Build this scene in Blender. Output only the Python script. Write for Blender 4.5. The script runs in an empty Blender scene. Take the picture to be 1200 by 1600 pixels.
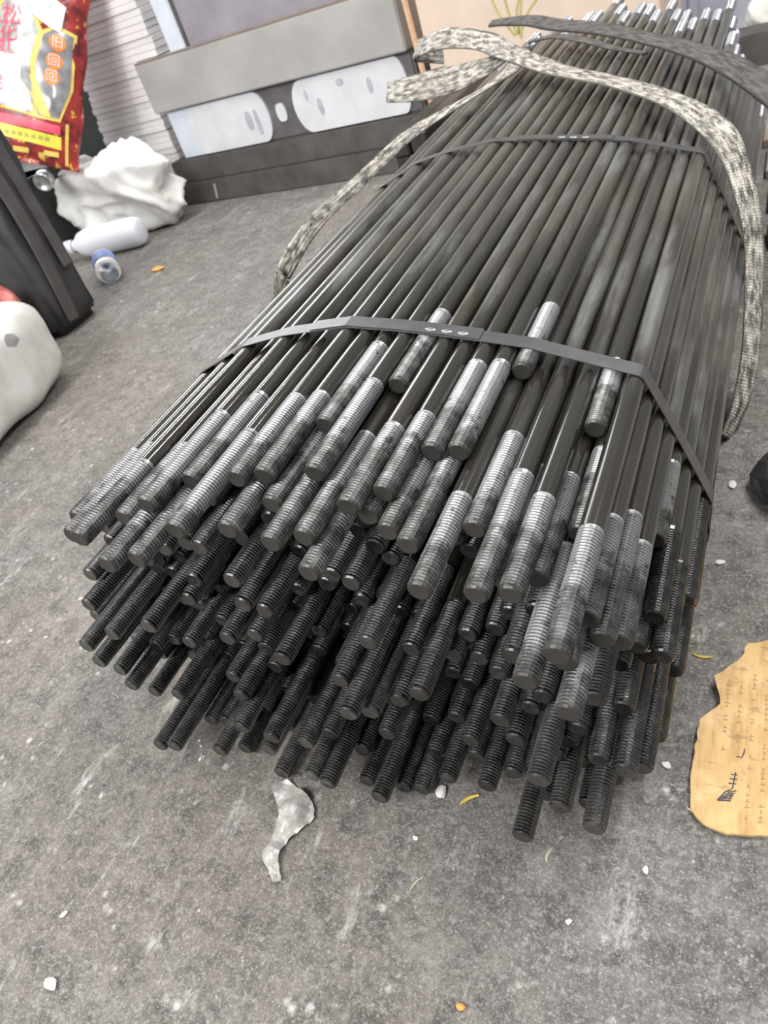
import bpy, bmesh, math, random
from mathutils import Vector, Matrix, noise

# ------------------------------------------------------------------ camera, light, exposure
scene = bpy.context.scene
col = scene.collection
rnd = random.Random(11)

cam_data = bpy.data.cameras.new('camera')
cam_data.sensor_fit = 'VERTICAL'; cam_data.sensor_height = 36.0; cam_data.lens = 27.0
cam_data.clip_start = 0.02; cam_data.clip_end = 60
cam_data.dof.use_dof = True; cam_data.dof.focus_distance = 0.62; cam_data.dof.aperture_fstop = 13.0
cam = bpy.data.objects.new('camera', cam_data); col.objects.link(cam)
right = Vector((0.88369064, 0.36913959, -0.28779649))
down = Vector((0.03193171, -0.66096676, -0.7497355))
fwd = Vector((-0.46698097, 0.6533444, -0.59587739))
m3 = Matrix((right, -down, -fwd)).transposed()
cam.matrix_world = Matrix.Translation((0, 0, 0.665)) @ m3.to_4x4()
scene.camera = cam

world = bpy.data.worlds.new('world'); scene.world = world; world.use_nodes = True
wb = world.node_tree.nodes['Background']
wb.inputs[0].default_value = (0.92, 0.96, 1.0, 1); wb.inputs[1].default_value = 0.32

def area(name, loc, target, sx, sy, power, color=(1, 1, 1)):
    d = bpy.data.lights.new(name, 'AREA'); d.shape = 'RECTANGLE'; d.size = sx; d.size_y = sy
    d.energy = power; d.color = color
    o = bpy.data.objects.new(name, d); col.objects.link(o); o.location = loc
    o.rotation_euler = (Vector(target) - Vector(loc)).to_track_quat('-Z', 'Y').to_euler()
    return o
area('ceiling_tube', (0.75, 1.3, 2.4), (0.75, 1.3, 0), 0.12, 2.4, 62, (1, 0.98, 0.95))
area('ceiling_tube', (-1.7, 1.8, 2.5), (-1.7, 1.8, 0), 0.12, 2.4, 36, (1, 0.98, 0.95))
area('doorway_daylight', (-4.2, 4.6, 2.0), (-0.9, 1.4, 0.1), 2.6, 2.2, 70, (0.95, 0.98, 1.0))
area('shopfront_daylight', (-1.6, -1.9, 2.7), (-1.2, 1.3, 0.1), 3.0, 1.6, 150, (1.0, 0.99, 0.97))

vs = scene.view_settings
vs.view_transform = 'Standard'; vs.look = 'None'; vs.gamma = 1.0; vs.use_curve_mapping = False
vs.exposure = 0.42

# ------------------------------------------------------------------ helpers
def link(o, parent=None):
    col.objects.link(o)
    if parent is not None: o.parent = parent
    return o
def tag(o, label=None, cat=None, group=None, kind=None):
    if label: o['label'] = label
    if cat: o['category'] = cat
    if group: o['group'] = group
    if kind: o['kind'] = kind
    return o
def empty(name, loc=(0, 0, 0)):
    o = bpy.data.objects.new(name, None); o.empty_display_size = 0.02; o.location = loc
    return link(o)
def obj(name, me, m, parent=None, loc=(0, 0, 0), smooth=None):
    if m is not None and len(me.materials) == 0: me.materials.append(m)
    if smooth is not None:
        for p in me.polygons: p.use_smooth = smooth
    o = bpy.data.objects.new(name, me); o.location = loc
    return link(o, parent)
def mesh(name, v, f):
    me = bpy.data.meshes.new(name); me.from_pydata([tuple(p) for p in v], [], f); me.update()
    return me
def from_bm(name, bm):
    me = bpy.data.meshes.new(name); bmesh.ops.recalc_face_normals(bm, faces=bm.faces); bm.to_mesh(me); bm.free()
    return me

class NT:
    def __init__(s, name):
        s.m = bpy.data.materials.new(name); s.m.use_nodes = True
        s.t = s.m.node_tree; s.b = s.t.nodes['Principled BSDF']
        s.tc = s.t.nodes.new('ShaderNodeTexCoord')
    def n(s, k, **kw):
        q = s.t.nodes.new(k)
        for a, b in kw.items(): setattr(q, a, b)
        return q
    def l(s, a, b): s.t.links.new(a, b)
    def coords(s, which='Object', scale=(1, 1, 1), rand=False):
        mp = s.n('ShaderNodeMapping'); mp.inputs['Scale'].default_value = scale
        src = s.tc.outputs[which]
        if rand:
            oi = s.n('ShaderNodeObjectInfo'); ad = s.n('ShaderNodeVectorMath', operation='ADD')
            sc = s.n('ShaderNodeVectorMath', operation='SCALE'); sc.inputs[3].default_value = 17.3
            s.l(oi.outputs['Location'], sc.inputs[0]); s.l(src, ad.inputs[0]); s.l(sc.outputs[0], ad.inputs[1])
            src = ad.outputs[0]
        s.l(src, mp.inputs[0]); return mp.outputs[0]
    def noise(s, vec, scale, detail=4, rough=0.55):
        q = s.n('ShaderNodeTexNoise'); q.inputs['Scale'].default_value = scale
        q.inputs['Detail'].default_value = detail; q.inputs['Roughness'].default_value = rough
        s.l(vec, q.inputs['Vector']); return q.outputs['Fac']
    def ramp(s, fac, stops):
        q = s.n('ShaderNodeValToRGB'); e = q.color_ramp.elements
        while len(e) < len(stops): e.new(0.5)
        for el, (p, c) in zip(e, stops):
            el.position = p; el.color = (c[0], c[1], c[2], 1) if isinstance(c, (tuple, list)) else (c, c, c, 1)
        s.l(fac, q.inputs[0]); return q.outputs[0]
    def mix(s, fac, a, b, mode='MIX'):
        q = s.n('ShaderNodeMix', data_type='RGBA', blend_type=mode)
        for v, i in ((fac, 0), (a, 6), (b, 7)):
            if isinstance(v, (int, float)): q.inputs[i].default_value = v
            elif isinstance(v, tuple): q.inputs[i].default_value = (v[0], v[1], v[2], 1)
            else: s.l(v, q.inputs[i])
        return q.outputs[2]
    def bump(s, h, strength, dist=0.001):
        q = s.n('ShaderNodeBump'); q.inputs['Strength'].default_value = strength
        q.inputs['Distance'].default_value = dist; s.l(h, q.inputs['Height']); s.l(q.outputs[0], s.b.inputs['Normal'])
    def set(s, **kw):
        for k, v in kw.items():
            i = s.b.inputs[k.replace('_', ' ')]
            if isinstance(v, tuple): i.default_value = (v[0], v[1], v[2], 1)
            elif isinstance(v, (int, float)): i.default_value = v
            else: s.l(v, i)
        return s

def plain(name, c, rough=0.6, metal=0.0, var=0.25, scale=30, bump=0.0, rand=False, coat=0.0):
    t = NT(name); v = t.coords('Object', (1, 1, 1), rand)
    f = t.noise(v, scale, 5)
    t.set(Base_Color=t.ramp(f, [(0.25, tuple(x * (1 - var) for x in c)), (0.75, tuple(min(1, x * (1 + var)) for x in c))]),
          Roughness=rough, Metallic=metal)
    if coat: t.b.inputs['Coat Weight'].default_value = coat
    if bump: t.bump(f, bump, 0.002)
    return t.m

# ------------------------------------------------------------------ floor
def floor_material():
    t = NT('concrete'); v = t.coords('Object')
    big = t.noise(v, 1.6, 4); mid = t.noise(v, 9, 6, 0.6); fine = t.noise(v, 120, 6, 0.7); grit = t.noise(v, 420, 3, 0.7)
    base = t.ramp(mid, [(0.3, (0.095, 0.086, 0.078)), (0.5, (0.175, 0.165, 0.155)), (0.72, (0.27, 0.26, 0.25))])
    base = t.mix(t.ramp(big, [(0.42, 0.0), (0.62, 0.6)]), base, (0.215, 0.182, 0.152))
    pit = t.noise(v, 34, 10, 0.8)
    base = t.mix(t.ramp(pit, [(0.38, 0.9), (0.48, 0.4), (0.56, 0.0)]), base, (0.06, 0.054, 0.049))
    base = t.mix(t.ramp(t.noise(v, 150, 6, 0.8), [(0.50, 0.0), (0.62, 0.6)]), base, (0.35, 0.335, 0.32))
    base = t.mix(t.ramp(grit, [(0.56, 0.0), (0.68, 0.7)]), base, (0.48, 0.46, 0.44))
    base = t.mix(t.ramp(t.noise(v, 300, 4, 0.7), [(0.34, 0.7), (0.42, 0.0)]), base, (0.07, 0.065, 0.06))
    vo = t.n('ShaderNodeTexVoronoi'); vo.inputs['Scale'].default_value = 60; t.l(v, vo.inputs['Vector'])
    sp = t.ramp(vo.outputs['Distance'], [(0.10, 1.0), (0.34, 0.0)])
    clus = t.ramp(t.noise(v, 15, 8, 0.8), [(0.53, 0.0), (0.62, 1.0)])
    spk = t.mix(1.0, sp, clus, 'MULTIPLY')
    vo2 = t.n('ShaderNodeTexVoronoi'); vo2.inputs['Scale'].default_value = 170; t.l(v, vo2.inputs['Vector'])
    spk2 = t.mix(1.0, t.ramp(vo2.outputs['Distance'], [(0.08, 1.0), (0.3, 0.0)]), t.ramp(t.noise(v, 26, 8, 0.8), [(0.54, 0.0), (0.66, 0.8)]), 'MULTIPLY')
    base = t.mix(spk2, base, (0.66, 0.64, 0.61))
    base = t.mix(spk, base, (0.62, 0.60, 0.58))
    st = t.ramp(t.noise(t.coords('Object', (1, 1, 1)), 4.3, 7, 0.7), [(0.66, 0.0), (0.74, 0.8)])
    base = t.mix(st, base, (0.07, 0.068, 0.066))
    sm = t.ramp(t.noise(t.coords('Object', (3.2, 1, 1)), 6.5, 10, 0.8), [(0.575, 0.0), (0.66, 0.75)])
    base = t.mix(sm, base, (0.50, 0.49, 0.47))
    t.set(Base_Color=base, Roughness=t.ramp(mid, [(0.3, 0.55), (0.7, 0.85)]))
    ad = t.n('ShaderNodeMath', operation='ADD'); t.l(fine, ad.inputs[0]); t.l(grit, ad.inputs[1])
    ad2 = t.n('ShaderNodeMath', operation='ADD'); t.l(ad.outputs[0], ad2.inputs[0]); t.l(t.noise(v, 60, 8, 0.8), ad2.inputs[1]); t.bump(ad2.outputs[0], 0.55, 0.0025)
    return t.m
fv, ff = [], []
for i in range(2):
    for j in range(2): fv.append((-9 + 14 * i, -3 + 13 * j, 0))
fl = obj('floor', mesh('floor', fv, [(0, 2, 3, 1)]), floor_material())
wl = obj('wall_back', mesh('wall_back', [(-9, 8, 0), (5, 8, 0), (5, 8, 3.2), (-9, 8, 3.2), (-9, 8.15, 0), (5, 8.15, 0), (5, 8.15, 3.2), (-9, 8.15, 3.2)], [(0, 1, 2, 3), (5, 4, 7, 6), (3, 2, 6, 7), (1, 0, 4, 5), (0, 3, 7, 4), (2, 1, 5, 6)]), plain('limewash', (0.6, 0.58, 0.55), 0.85, 0, 0.1, 2))
tag(wl, 'plain limewashed back wall of the workshop', 'wall', kind='structure')
tag(fl, 'grey stained concrete workshop floor with white specks', 'floor', kind='structure')

# ------------------------------------------------------------------ threaded rods
# row below the sloping top, place in the row, rods in the row, x and z of the axis (0.1 mm), near tip and far tip (mm), dusty upper surface or not
RODS = [
    (0, 0, 10, -3936, 3498, 376, 1945, 1), (0, 1, 10, -3732, 3464, 384, 2096, 1), (0, 2, 10, -3533, 3423, 458, 1996, 1), (0, 3, 10, -3327, 3407, 395, 1918, 1), (0, 4, 10, -3131, 3359, 526, 1989, 1), (0, 5, 10, -2917, 3327, 366, 1968, 1),
    (0, 6, 10, -2722, 3278, 388, 1916, 1), (0, 7, 10, -2524, 3252, 442, 2005, 1), (0, 8, 10, -2330, 3206, 448, 1911, 1), (0, 9, 10, -2135, 3166, 570, 1820, 1), (1, 0, 18, -4687, 3468, 344, 1990, 1), (1, 1, 18, -4482, 3431, 380, 1919, 1),
    (1, 2, 18, -4275, 3393, 324, 2024, 1), (1, 3, 18, -4076, 3356, 404, 1918, 1), (1, 4, 18, -3868, 3310, 336, 1891, 1), (1, 5, 18, -3673, 3270, 372, 2027, 1), (1, 6, 18, -3469, 3234, 332, 1896, 1), (1, 7, 18, -3249, 3198, 344, 1960, 1),
    (1, 8, 18, -3051, 3175, 527, 2022, 0), (1, 9, 18, -2857, 3131, 378, 1956, 1), (1, 10, 18, -2656, 3090, 366, 1946, 1), (1, 11, 18, -2460, 3056, 356, 1955, 1), (1, 12, 18, -2243, 2999, 318, 1992, 1), (1, 13, 18, -2044, 2982, 384, 1910, 1),
    (1, 14, 18, -1846, 2966, 322, 1981, 1), (1, 15, 18, -1639, 2904, 330, 1979, 1), (1, 16, 18, -1441, 2874, 522, 2067, 1), (1, 17, 18, -1244, 2838, 290, 1783, 1), (2, 0, 21, -5208, 3396, 308, 1904, 1), (2, 1, 21, -4991, 3344, 340, 1987, 1),
    (2, 2, 21, -4797, 3302, 290, 1930, 1), (2, 3, 21, -4600, 3263, 302, 1964, 1), (2, 4, 21, -4403, 3232, 381, 1957, 1), (2, 6, 21, -4004, 3151, 436, 1917, 0), (2, 7, 21, -3794, 3107, 442, 1945, 0), (2, 9, 21, -3384, 3053, 454, 1905, 0),
    (2, 10, 21, -3190, 3003, 326, 2027, 1), (2, 11, 21, -2992, 2985, 468, 1916, 0), (2, 12, 21, -2793, 2937, 464, 1915, 0), (2, 13, 21, -2585, 2901, 466, 1889, 0), (2, 14, 21, -2389, 2856, 498, 1979, 1), (2, 15, 21, -2179, 2810, 432, 1959, 1),
    (2, 16, 21, -1970, 2796, 456, 1891, 1), (2, 17, 21, -1774, 2758, 354, 1983, 1), (2, 18, 21, -1578, 2714, 364, 1963, 1), (2, 19, 21, -1379, 2682, 416, 1988, 1), (2, 20, 21, -1184, 2642, 338, 1768, 1), (3, 0, 23, -5547, 3260, 324, 2037, 1),
    (3, 1, 23, -5338, 3222, 400, 1970, 0), (3, 3, 23, -4944, 3150, 380, 1924, 0), (3, 5, 23, -4533, 3073, 404, 1993, 0), (3, 6, 23, -4329, 3047, 340, 1937, 0), (3, 7, 23, -4135, 3001, 415, 2004, 0), (3, 8, 23, -3927, 2954, 388, 1979, 0),
    (3, 9, 23, -3723, 2921, 387, 2017, 0), (3, 10, 23, -3516, 2894, 457, 1991, 0), (3, 11, 23, -3322, 2851, 395, 1947, 0), (3, 12, 23, -3128, 2806, 411, 1855, 0), (3, 13, 23, -2930, 2784, 467, 1965, 0), (3, 14, 23, -2735, 2745, 448, 1989, 0),
    (3, 15, 23, -2534, 2709, 445, 1958, 0), (3, 16, 23, -2322, 2668, 506, 1978, 0), (3, 17, 23, -2113, 2615, 425, 1926, 0), (3, 18, 23, -1902, 2605, 469, 1931, 0), (3, 19, 23, -1709, 2551, 458, 1903, 0), (3, 20, 23, -1504, 2514, 290, 2018, 1),
    (3, 21, 23, -1300, 2481, 312, 1958, 1), (3, 22, 23, -1104, 2436, 338, 1775, 1), (4, 0, 25, -5878, 3142, 358, 1883, 1), (4, 1, 25, -5673, 3106, 370, 1942, 0), (4, 4, 25, -5074, 2999, 367, 1914, 0), (4, 5, 25, -4867, 2966, 395, 2021, 0),
    (4, 6, 25, -4676, 2911, 357, 2021, 0), (4, 7, 25, -4458, 2886, 413, 1999, 0), (4, 12, 25, -3459, 2699, 423, 1911, 0), (4, 13, 25, -3263, 2660, 423, 2025, 0), (4, 14, 25, -3056, 2616, 396, 1962, 0), (4, 17, 25, -2444, 2511, 422, 1985, 0),
    (4, 18, 25, -2249, 2470, 543, 1999, 0), (4, 19, 25, -2039, 2430, 482, 1933, 0), (4, 21, 25, -1636, 2365, 364, 1987, 0), (4, 22, 25, -1442, 2323, 394, 1979, 0), (4, 23, 25, -1246, 2289, 286, 1773, 1), (4, 24, 25, -1027, 2253, 352, 1793, 1),
    (5, 1, 26, -5803, 2956, 401, 2014, 0), (5, 5, 26, -4994, 2813, 358, 2002, 0), (5, 7, 26, -4594, 2726, 394, 1884, 0), (5, 8, 26, -4397, 2693, 393, 1956, 0), (5, 9, 26, -4203, 2648, 342, 1895, 0), (5, 11, 26, -3795, 2579, 481, 1954, 0),
    (5, 12, 26, -3601, 2533, 471, 1974, 0), (5, 13, 26, -3392, 2509, 426, 1896, 0), (5, 14, 26, -3195, 2473, 366, 1990, 0), (5, 15, 26, -2991, 2427, 402, 1861, 0), (5, 17, 26, -2594, 2345, 469, 1871, 0), (5, 18, 26, -2379, 2311, 428, 1886, 0),
    (5, 19, 26, -2175, 2285, 480, 1982, 0), (5, 21, 26, -1764, 2212, 332, 1910, 0), (5, 24, 26, -1171, 2094, 428, 1797, 0), (5, 25, 26, -970, 2062, 478, 1799, 1), (6, 6, 27, -4932, 2605, 404, 2014, 0), (6, 8, 27, -4531, 2537, 403, 1942, 0),
    (6, 10, 27, -4129, 2462, 414, 1930, 0), (6, 11, 27, -3934, 2421, 403, 1992, 0), (6, 12, 27, -3721, 2372, 460, 1986, 0), (6, 13, 27, -3516, 2353, 384, 1915, 0), (6, 16, 27, -2916, 2232, 474, 2037, 0), (6, 17, 27, -2714, 2185, 457, 2079, 0),
    (6, 22, 27, -1716, 2018, 394, 1950, 0), (6, 23, 27, -1492, 1976, 409, 1896, 0), (6, 24, 27, -1296, 1938, 438, 1839, 0), (6, 25, 27, -1099, 1896, 473, 1723, 0), (6, 26, 27, -903, 1863, 412, 1789, 0), (7, 4, 28, -5471, 2517, 369, 1881, 0),
    (7, 7, 28, -4872, 2415, 358, 1948, 0), (7, 9, 28, -4465, 2349, 410, 1935, 0), (7, 10, 28, -4268, 2310, 344, 1945, 0), (7, 11, 28, -4052, 2260, 344, 1943, 0), (7, 12, 28, -3856, 2226, 406, 1991, 0), (7, 13, 28, -3656, 2184, 388, 1969, 0),
    (7, 15, 28, -3257, 2114, 449, 2019, 0), (7, 16, 28, -3052, 2072, 338, 1984, 0), (7, 21, 28, -2035, 1886, 400, 1993, 0), (7, 22, 28, -1837, 1851, 396, 1954, 0), (7, 23, 28, -1638, 1835, 396, 2031, 0), (7, 25, 28, -1237, 1737, 338, 1826, 0),
    (7, 26, 28, -1030, 1703, 394, 1816, 0), (7, 27, 28, -828, 1674, 390, 1884, 0), (8, 0, 29, -6411, 2520, 410, 1959, 0), (8, 1, 29, -6203, 2484, 394, 1937, 0), (8, 11, 29, -4196, 2112, 402, 1984, 0), (8, 12, 29, -3991, 2059, 418, 1891, 0),
    (8, 13, 29, -3788, 2026, 436, 1915, 0), (8, 14, 29, -3570, 2005, 444, 1948, 0), (8, 16, 29, -3181, 1920, 400, 1948, 0), (8, 17, 29, -2985, 1880, 421, 1925, 0), (8, 18, 29, -2787, 1839, 354, 1907, 0), (8, 19, 29, -2573, 1808, 314, 1976, 0),
    (8, 20, 29, -2375, 1787, 380, 2022, 0), (8, 21, 29, -2185, 1731, 394, 1966, 0), (8, 23, 29, -1771, 1664, 394, 1972, 0), (8, 25, 29, -1374, 1586, 405, 1934, 0), (8, 26, 29, -1165, 1539, 388, 1787, 0), (8, 27, 29, -952, 1518, 400, 1815, 0),
    (8, 28, 29, -759, 1469, 468, 1798, 0), (9, 1, 29, -6323, 2322, 360, 2006, 0), (9, 4, 29, -5735, 2221, 397, 1970, 0), (9, 5, 29, -5541, 2177, 408, 1963, 0), (9, 6, 29, -5331, 2131, 320, 1989, 0), (9, 7, 29, -5135, 2100, 360, 1876, 0),
    (9, 9, 29, -4734, 2024, 421, 1927, 0), (9, 10, 29, -4534, 1979, 398, 2013, 0), (9, 12, 29, -4134, 1917, 401, 1931, 0), (9, 13, 29, -3926, 1871, 416, 1943, 0), (9, 15, 29, -3508, 1798, 406, 1907, 0), (9, 16, 29, -3312, 1764, 414, 1931, 0),
    (9, 17, 29, -3116, 1730, 402, 1926, 0), (9, 18, 29, -2920, 1691, 402, 1864, 0), (9, 19, 29, -2711, 1647, 412, 2015, 0), (9, 20, 29, -2511, 1619, 370, 1979, 0), (9, 21, 29, -2299, 1568, 374, 1949, 0), (9, 22, 29, -2103, 1537, 364, 2008, 0),
    (9, 24, 29, -1711, 1465, 352, 1946, 0), (9, 25, 29, -1500, 1421, 387, 2036, 0), (9, 26, 29, -1302, 1388, 442, 1999, 0), (9, 27, 29, -1105, 1349, 360, 1689, 0), (10, 2, 30, -6274, 2127, 336, 1926, 0), (10, 4, 30, -5860, 2056, 400, 1980, 0),
    (10, 5, 30, -5664, 2020, 399, 1906, 0), (10, 7, 30, -5268, 1936, 384, 1990, 0), (10, 8, 30, -5070, 1912, 421, 1973, 0), (10, 9, 30, -4861, 1866, 412, 1970, 0), (10, 10, 30, -4665, 1829, 340, 1920, 0), (10, 11, 30, -4444, 1771, 352, 1976, 0),
    (10, 13, 30, -4050, 1716, 334, 2015, 0), (10, 16, 30, -3446, 1608, 328, 1841, 0), (10, 17, 30, -3252, 1564, 300, 1929, 0), (10, 18, 30, -3048, 1538, 425, 1969, 0), (10, 19, 30, -2849, 1504, 378, 2003, 0), (10, 20, 30, -2651, 1457, 424, 2004, 0),
    (10, 22, 30, -2235, 1379, 396, 1910, 0), (10, 23, 30, -2037, 1340, 332, 2013, 0), (10, 24, 30, -1840, 1310, 350, 1895, 0), (10, 25, 30, -1631, 1269, 290, 2005, 0), (10, 26, 30, -1435, 1233, 342, 1939, 0), (10, 27, 30, -1244, 1177, 322, 1838, 0),
    (10, 28, 30, -1046, 1153, 318, 1835, 0), (10, 29, 30, -797, 1077, 502, 1839, 0), (11, 3, 29, -6000, 1888, 322, 1951, 0), (11, 6, 29, -5400, 1784, 402, 1936, 0), (11, 7, 29, -5199, 1749, 406, 1914, 0), (11, 11, 29, -4379, 1580, 408, 1909, 0),
    (11, 12, 29, -4181, 1564, 419, 2008, 0), (11, 13, 29, -3985, 1527, 385, 1965, 0), (11, 17, 29, -3172, 1382, 316, 1985, 0), (11, 18, 29, -2976, 1350, 334, 1862, 0), (11, 20, 29, -2573, 1261, 412, 2032, 0), (11, 23, 29, -1986, 1021, 336, 2071, 0),
    (11, 25, 29, -1559, 1034, 342, 1905, 0), (11, 26, 29, -1360, 1016, 408, 1949, 0), (11, 28, 29, -965, 972, 334, 1792, 0), (12, 2, 30, -6334, 1789, 310, 1918, 0), (12, 3, 30, -6132, 1740, 392, 1958, 0), (12, 4, 30, -5936, 1699, 400, 1943, 0),
    (12, 8, 30, -5127, 1563, 380, 1977, 0), (12, 11, 30, -4525, 1445, 362, 2018, 0), (12, 13, 30, -4116, 1376, 445, 1923, 0), (12, 14, 30, -3914, 1342, 432, 2026, 0), (12, 15, 30, -3707, 1303, 366, 1909, 0), (12, 16, 30, -3512, 1262, 356, 2001, 0),
    (12, 17, 30, -3316, 1217, 392, 1925, 0), (12, 18, 30, -3154, 1004, 352, 1973, 0), (12, 19, 30, -2955, 998, 375, 1888, 0), (12, 20, 30, -2756, 990, 396, 1908, 0), (12, 21, 30, -2557, 996, 386, 2003, 0), (12, 25, 30, -1665, 866, 338, 1972, 0),
    (12, 26, 30, -1455, 842, 389, 1880, 0), (12, 27, 30, -1257, 818, 284, 1744, 0), (12, 29, 30, -861, 802, 444, 1758, 0), (13, 0, 29, -6676, 1668, 357, 1915, 0), (13, 6, 29, -5465, 1447, 356, 2011, 0), (13, 12, 29, -4276, 997, 400, 1921, 0),
    (13, 13, 29, -4077, 994, 433, 1988, 0), (13, 17, 29, -3241, 825, 330, 1975, 0), (13, 20, 29, -2647, 818, 360, 1944, 0), (13, 21, 29, -2449, 806, 340, 1993, 0), (13, 25, 29, -1578, 688, 302, 1959, 0), (13, 26, 29, -1350, 642, 373, 1934, 0),
    (13, 28, 29, -950, 624, 386, 1886, 0), (14, 2, 29, -6417, 1462, 314, 1878, 0), (14, 3, 29, -6198, 1400, 386, 1940, 0), (14, 10, 29, -4873, 994, 332, 1980, 0), (14, 11, 29, -4674, 994, 372, 1963, 0), (14, 12, 29, -4475, 992, 431, 1886, 0),
    (14, 14, 29, -4031, 801, 306, 1947, 0), (14, 15, 29, -3833, 800, 320, 1943, 0), (14, 20, 29, -2753, 636, 386, 1969, 0), (14, 24, 29, -1880, 479, 280, 1933, 0), (14, 27, 29, -1264, 462, 348, 1736, 0), (14, 28, 29, -1038, 447, 380, 1717, 0),
    (15, 3, 28, -6223, 1129, 367, 1864, 0), (15, 4, 28, -6024, 1141, 378, 2039, 0), (15, 5, 28, -5728, 1044, 397, 1805, 0), (15, 8, 28, -5201, 888, 359, 1942, 0), (15, 9, 28, -5023, 800, 384, 1962, 0), (15, 10, 28, -4824, 801, 308, 1891, 0),
    (15, 11, 28, -4626, 801, 426, 2018, 0), (15, 12, 28, -4428, 799, 304, 1885, 0), (15, 16, 28, -3538, 626, 380, 1994, 0), (15, 18, 28, -3054, 474, 374, 1916, 0), (15, 23, 28, -1989, 313, 355, 1935, 0), (15, 25, 28, -1599, 272, 370, 1924, 0),
    (15, 26, 28, -1411, 331, 365, 1932, 0), (16, 1, 27, -6486, 1105, 330, 1970, 0), (16, 2, 27, -6378, 937, 324, 1945, 0), (16, 4, 27, -5936, 963, 404, 1993, 0), (16, 5, 27, -5772, 850, 328, 1898, 0), (16, 7, 27, -5381, 804, 405, 2024, 0),
    (16, 8, 27, -5108, 620, 358, 1895, 0), (16, 9, 27, -4911, 622, 390, 1947, 0), (16, 10, 27, -4715, 623, 424, 1871, 0), (16, 11, 27, -4518, 622, 300, 1925, 0), (16, 12, 27, -4323, 628, 444, 1875, 0), (16, 13, 27, -4031, 450, 292, 1932, 0),
    (16, 14, 27, -3835, 452, 288, 1923, 0), (16, 18, 27, -2962, 298, 350, 1983, 0), (16, 19, 27, -2768, 273, 328, 1947, 0), (16, 20, 27, -2573, 273, 356, 1938, 0), (16, 21, 27, -2377, 282, 328, 1908, 0), (16, 22, 27, -2181, 273, 346, 1860, 0),
    (16, 23, 27, -1890, 100, 340, 1953, 0), (16, 25, 27, -1498, 100, 340, 1974, 0), (17, 0, 23, -6577, 928, 374, 2032, 0), (17, 1, 23, -6488, 750, 382, 1928, 0), (17, 5, 23, -5696, 617, 402, 1938, 0), (17, 9, 23, -4814, 448, 382, 1920, 0),
    (17, 11, 23, -4422, 448, 376, 1864, 0), (17, 12, 23, -4226, 453, 359, 1956, 0), (17, 13, 23, -3936, 273, 343, 1985, 0), (17, 14, 23, -3741, 276, 340, 1966, 0), (17, 16, 23, -3351, 275, 294, 1886, 0), (18, 2, 19, -6397, 575, 342, 1925, 0),
    (18, 3, 19, -6145, 625, 394, 1960, 0), (18, 4, 19, -5982, 514, 394, 1958, 0), (18, 5, 19, -5796, 445, 290, 1948, 0), (18, 8, 19, -5206, 447, 296, 1910, 0), (18, 14, 19, -3839, 100, 347, 1954, 0), (18, 15, 19, -3644, 101, 316, 2008, 0),
    (18, 16, 19, -3450, 100, 388, 1914, 0), (18, 17, 19, -3254, 100, 318, 1996, 0), (18, 18, 19, -3060, 100, 320, 1985, 0), (19, 2, 13, -6079, 342, 292, 1914, 0), (19, 4, 13, -5698, 273, 338, 1904, 0), (19, 5, 13, -5499, 273, 340, 1912, 0),
    (19, 7, 13, -5107, 273, 364, 1972, 0), (19, 8, 13, -4814, 100, 358, 1903, 0), (19, 9, 13, -4619, 100, 304, 1953, 0), (20, 2, 8, -5992, 100, 384, 1978, 0), (20, 6, 8, -5206, 100, 322, 2025, 0), (20, 7, 8, -5010, 100, 357, 1944, 0),
]
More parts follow.
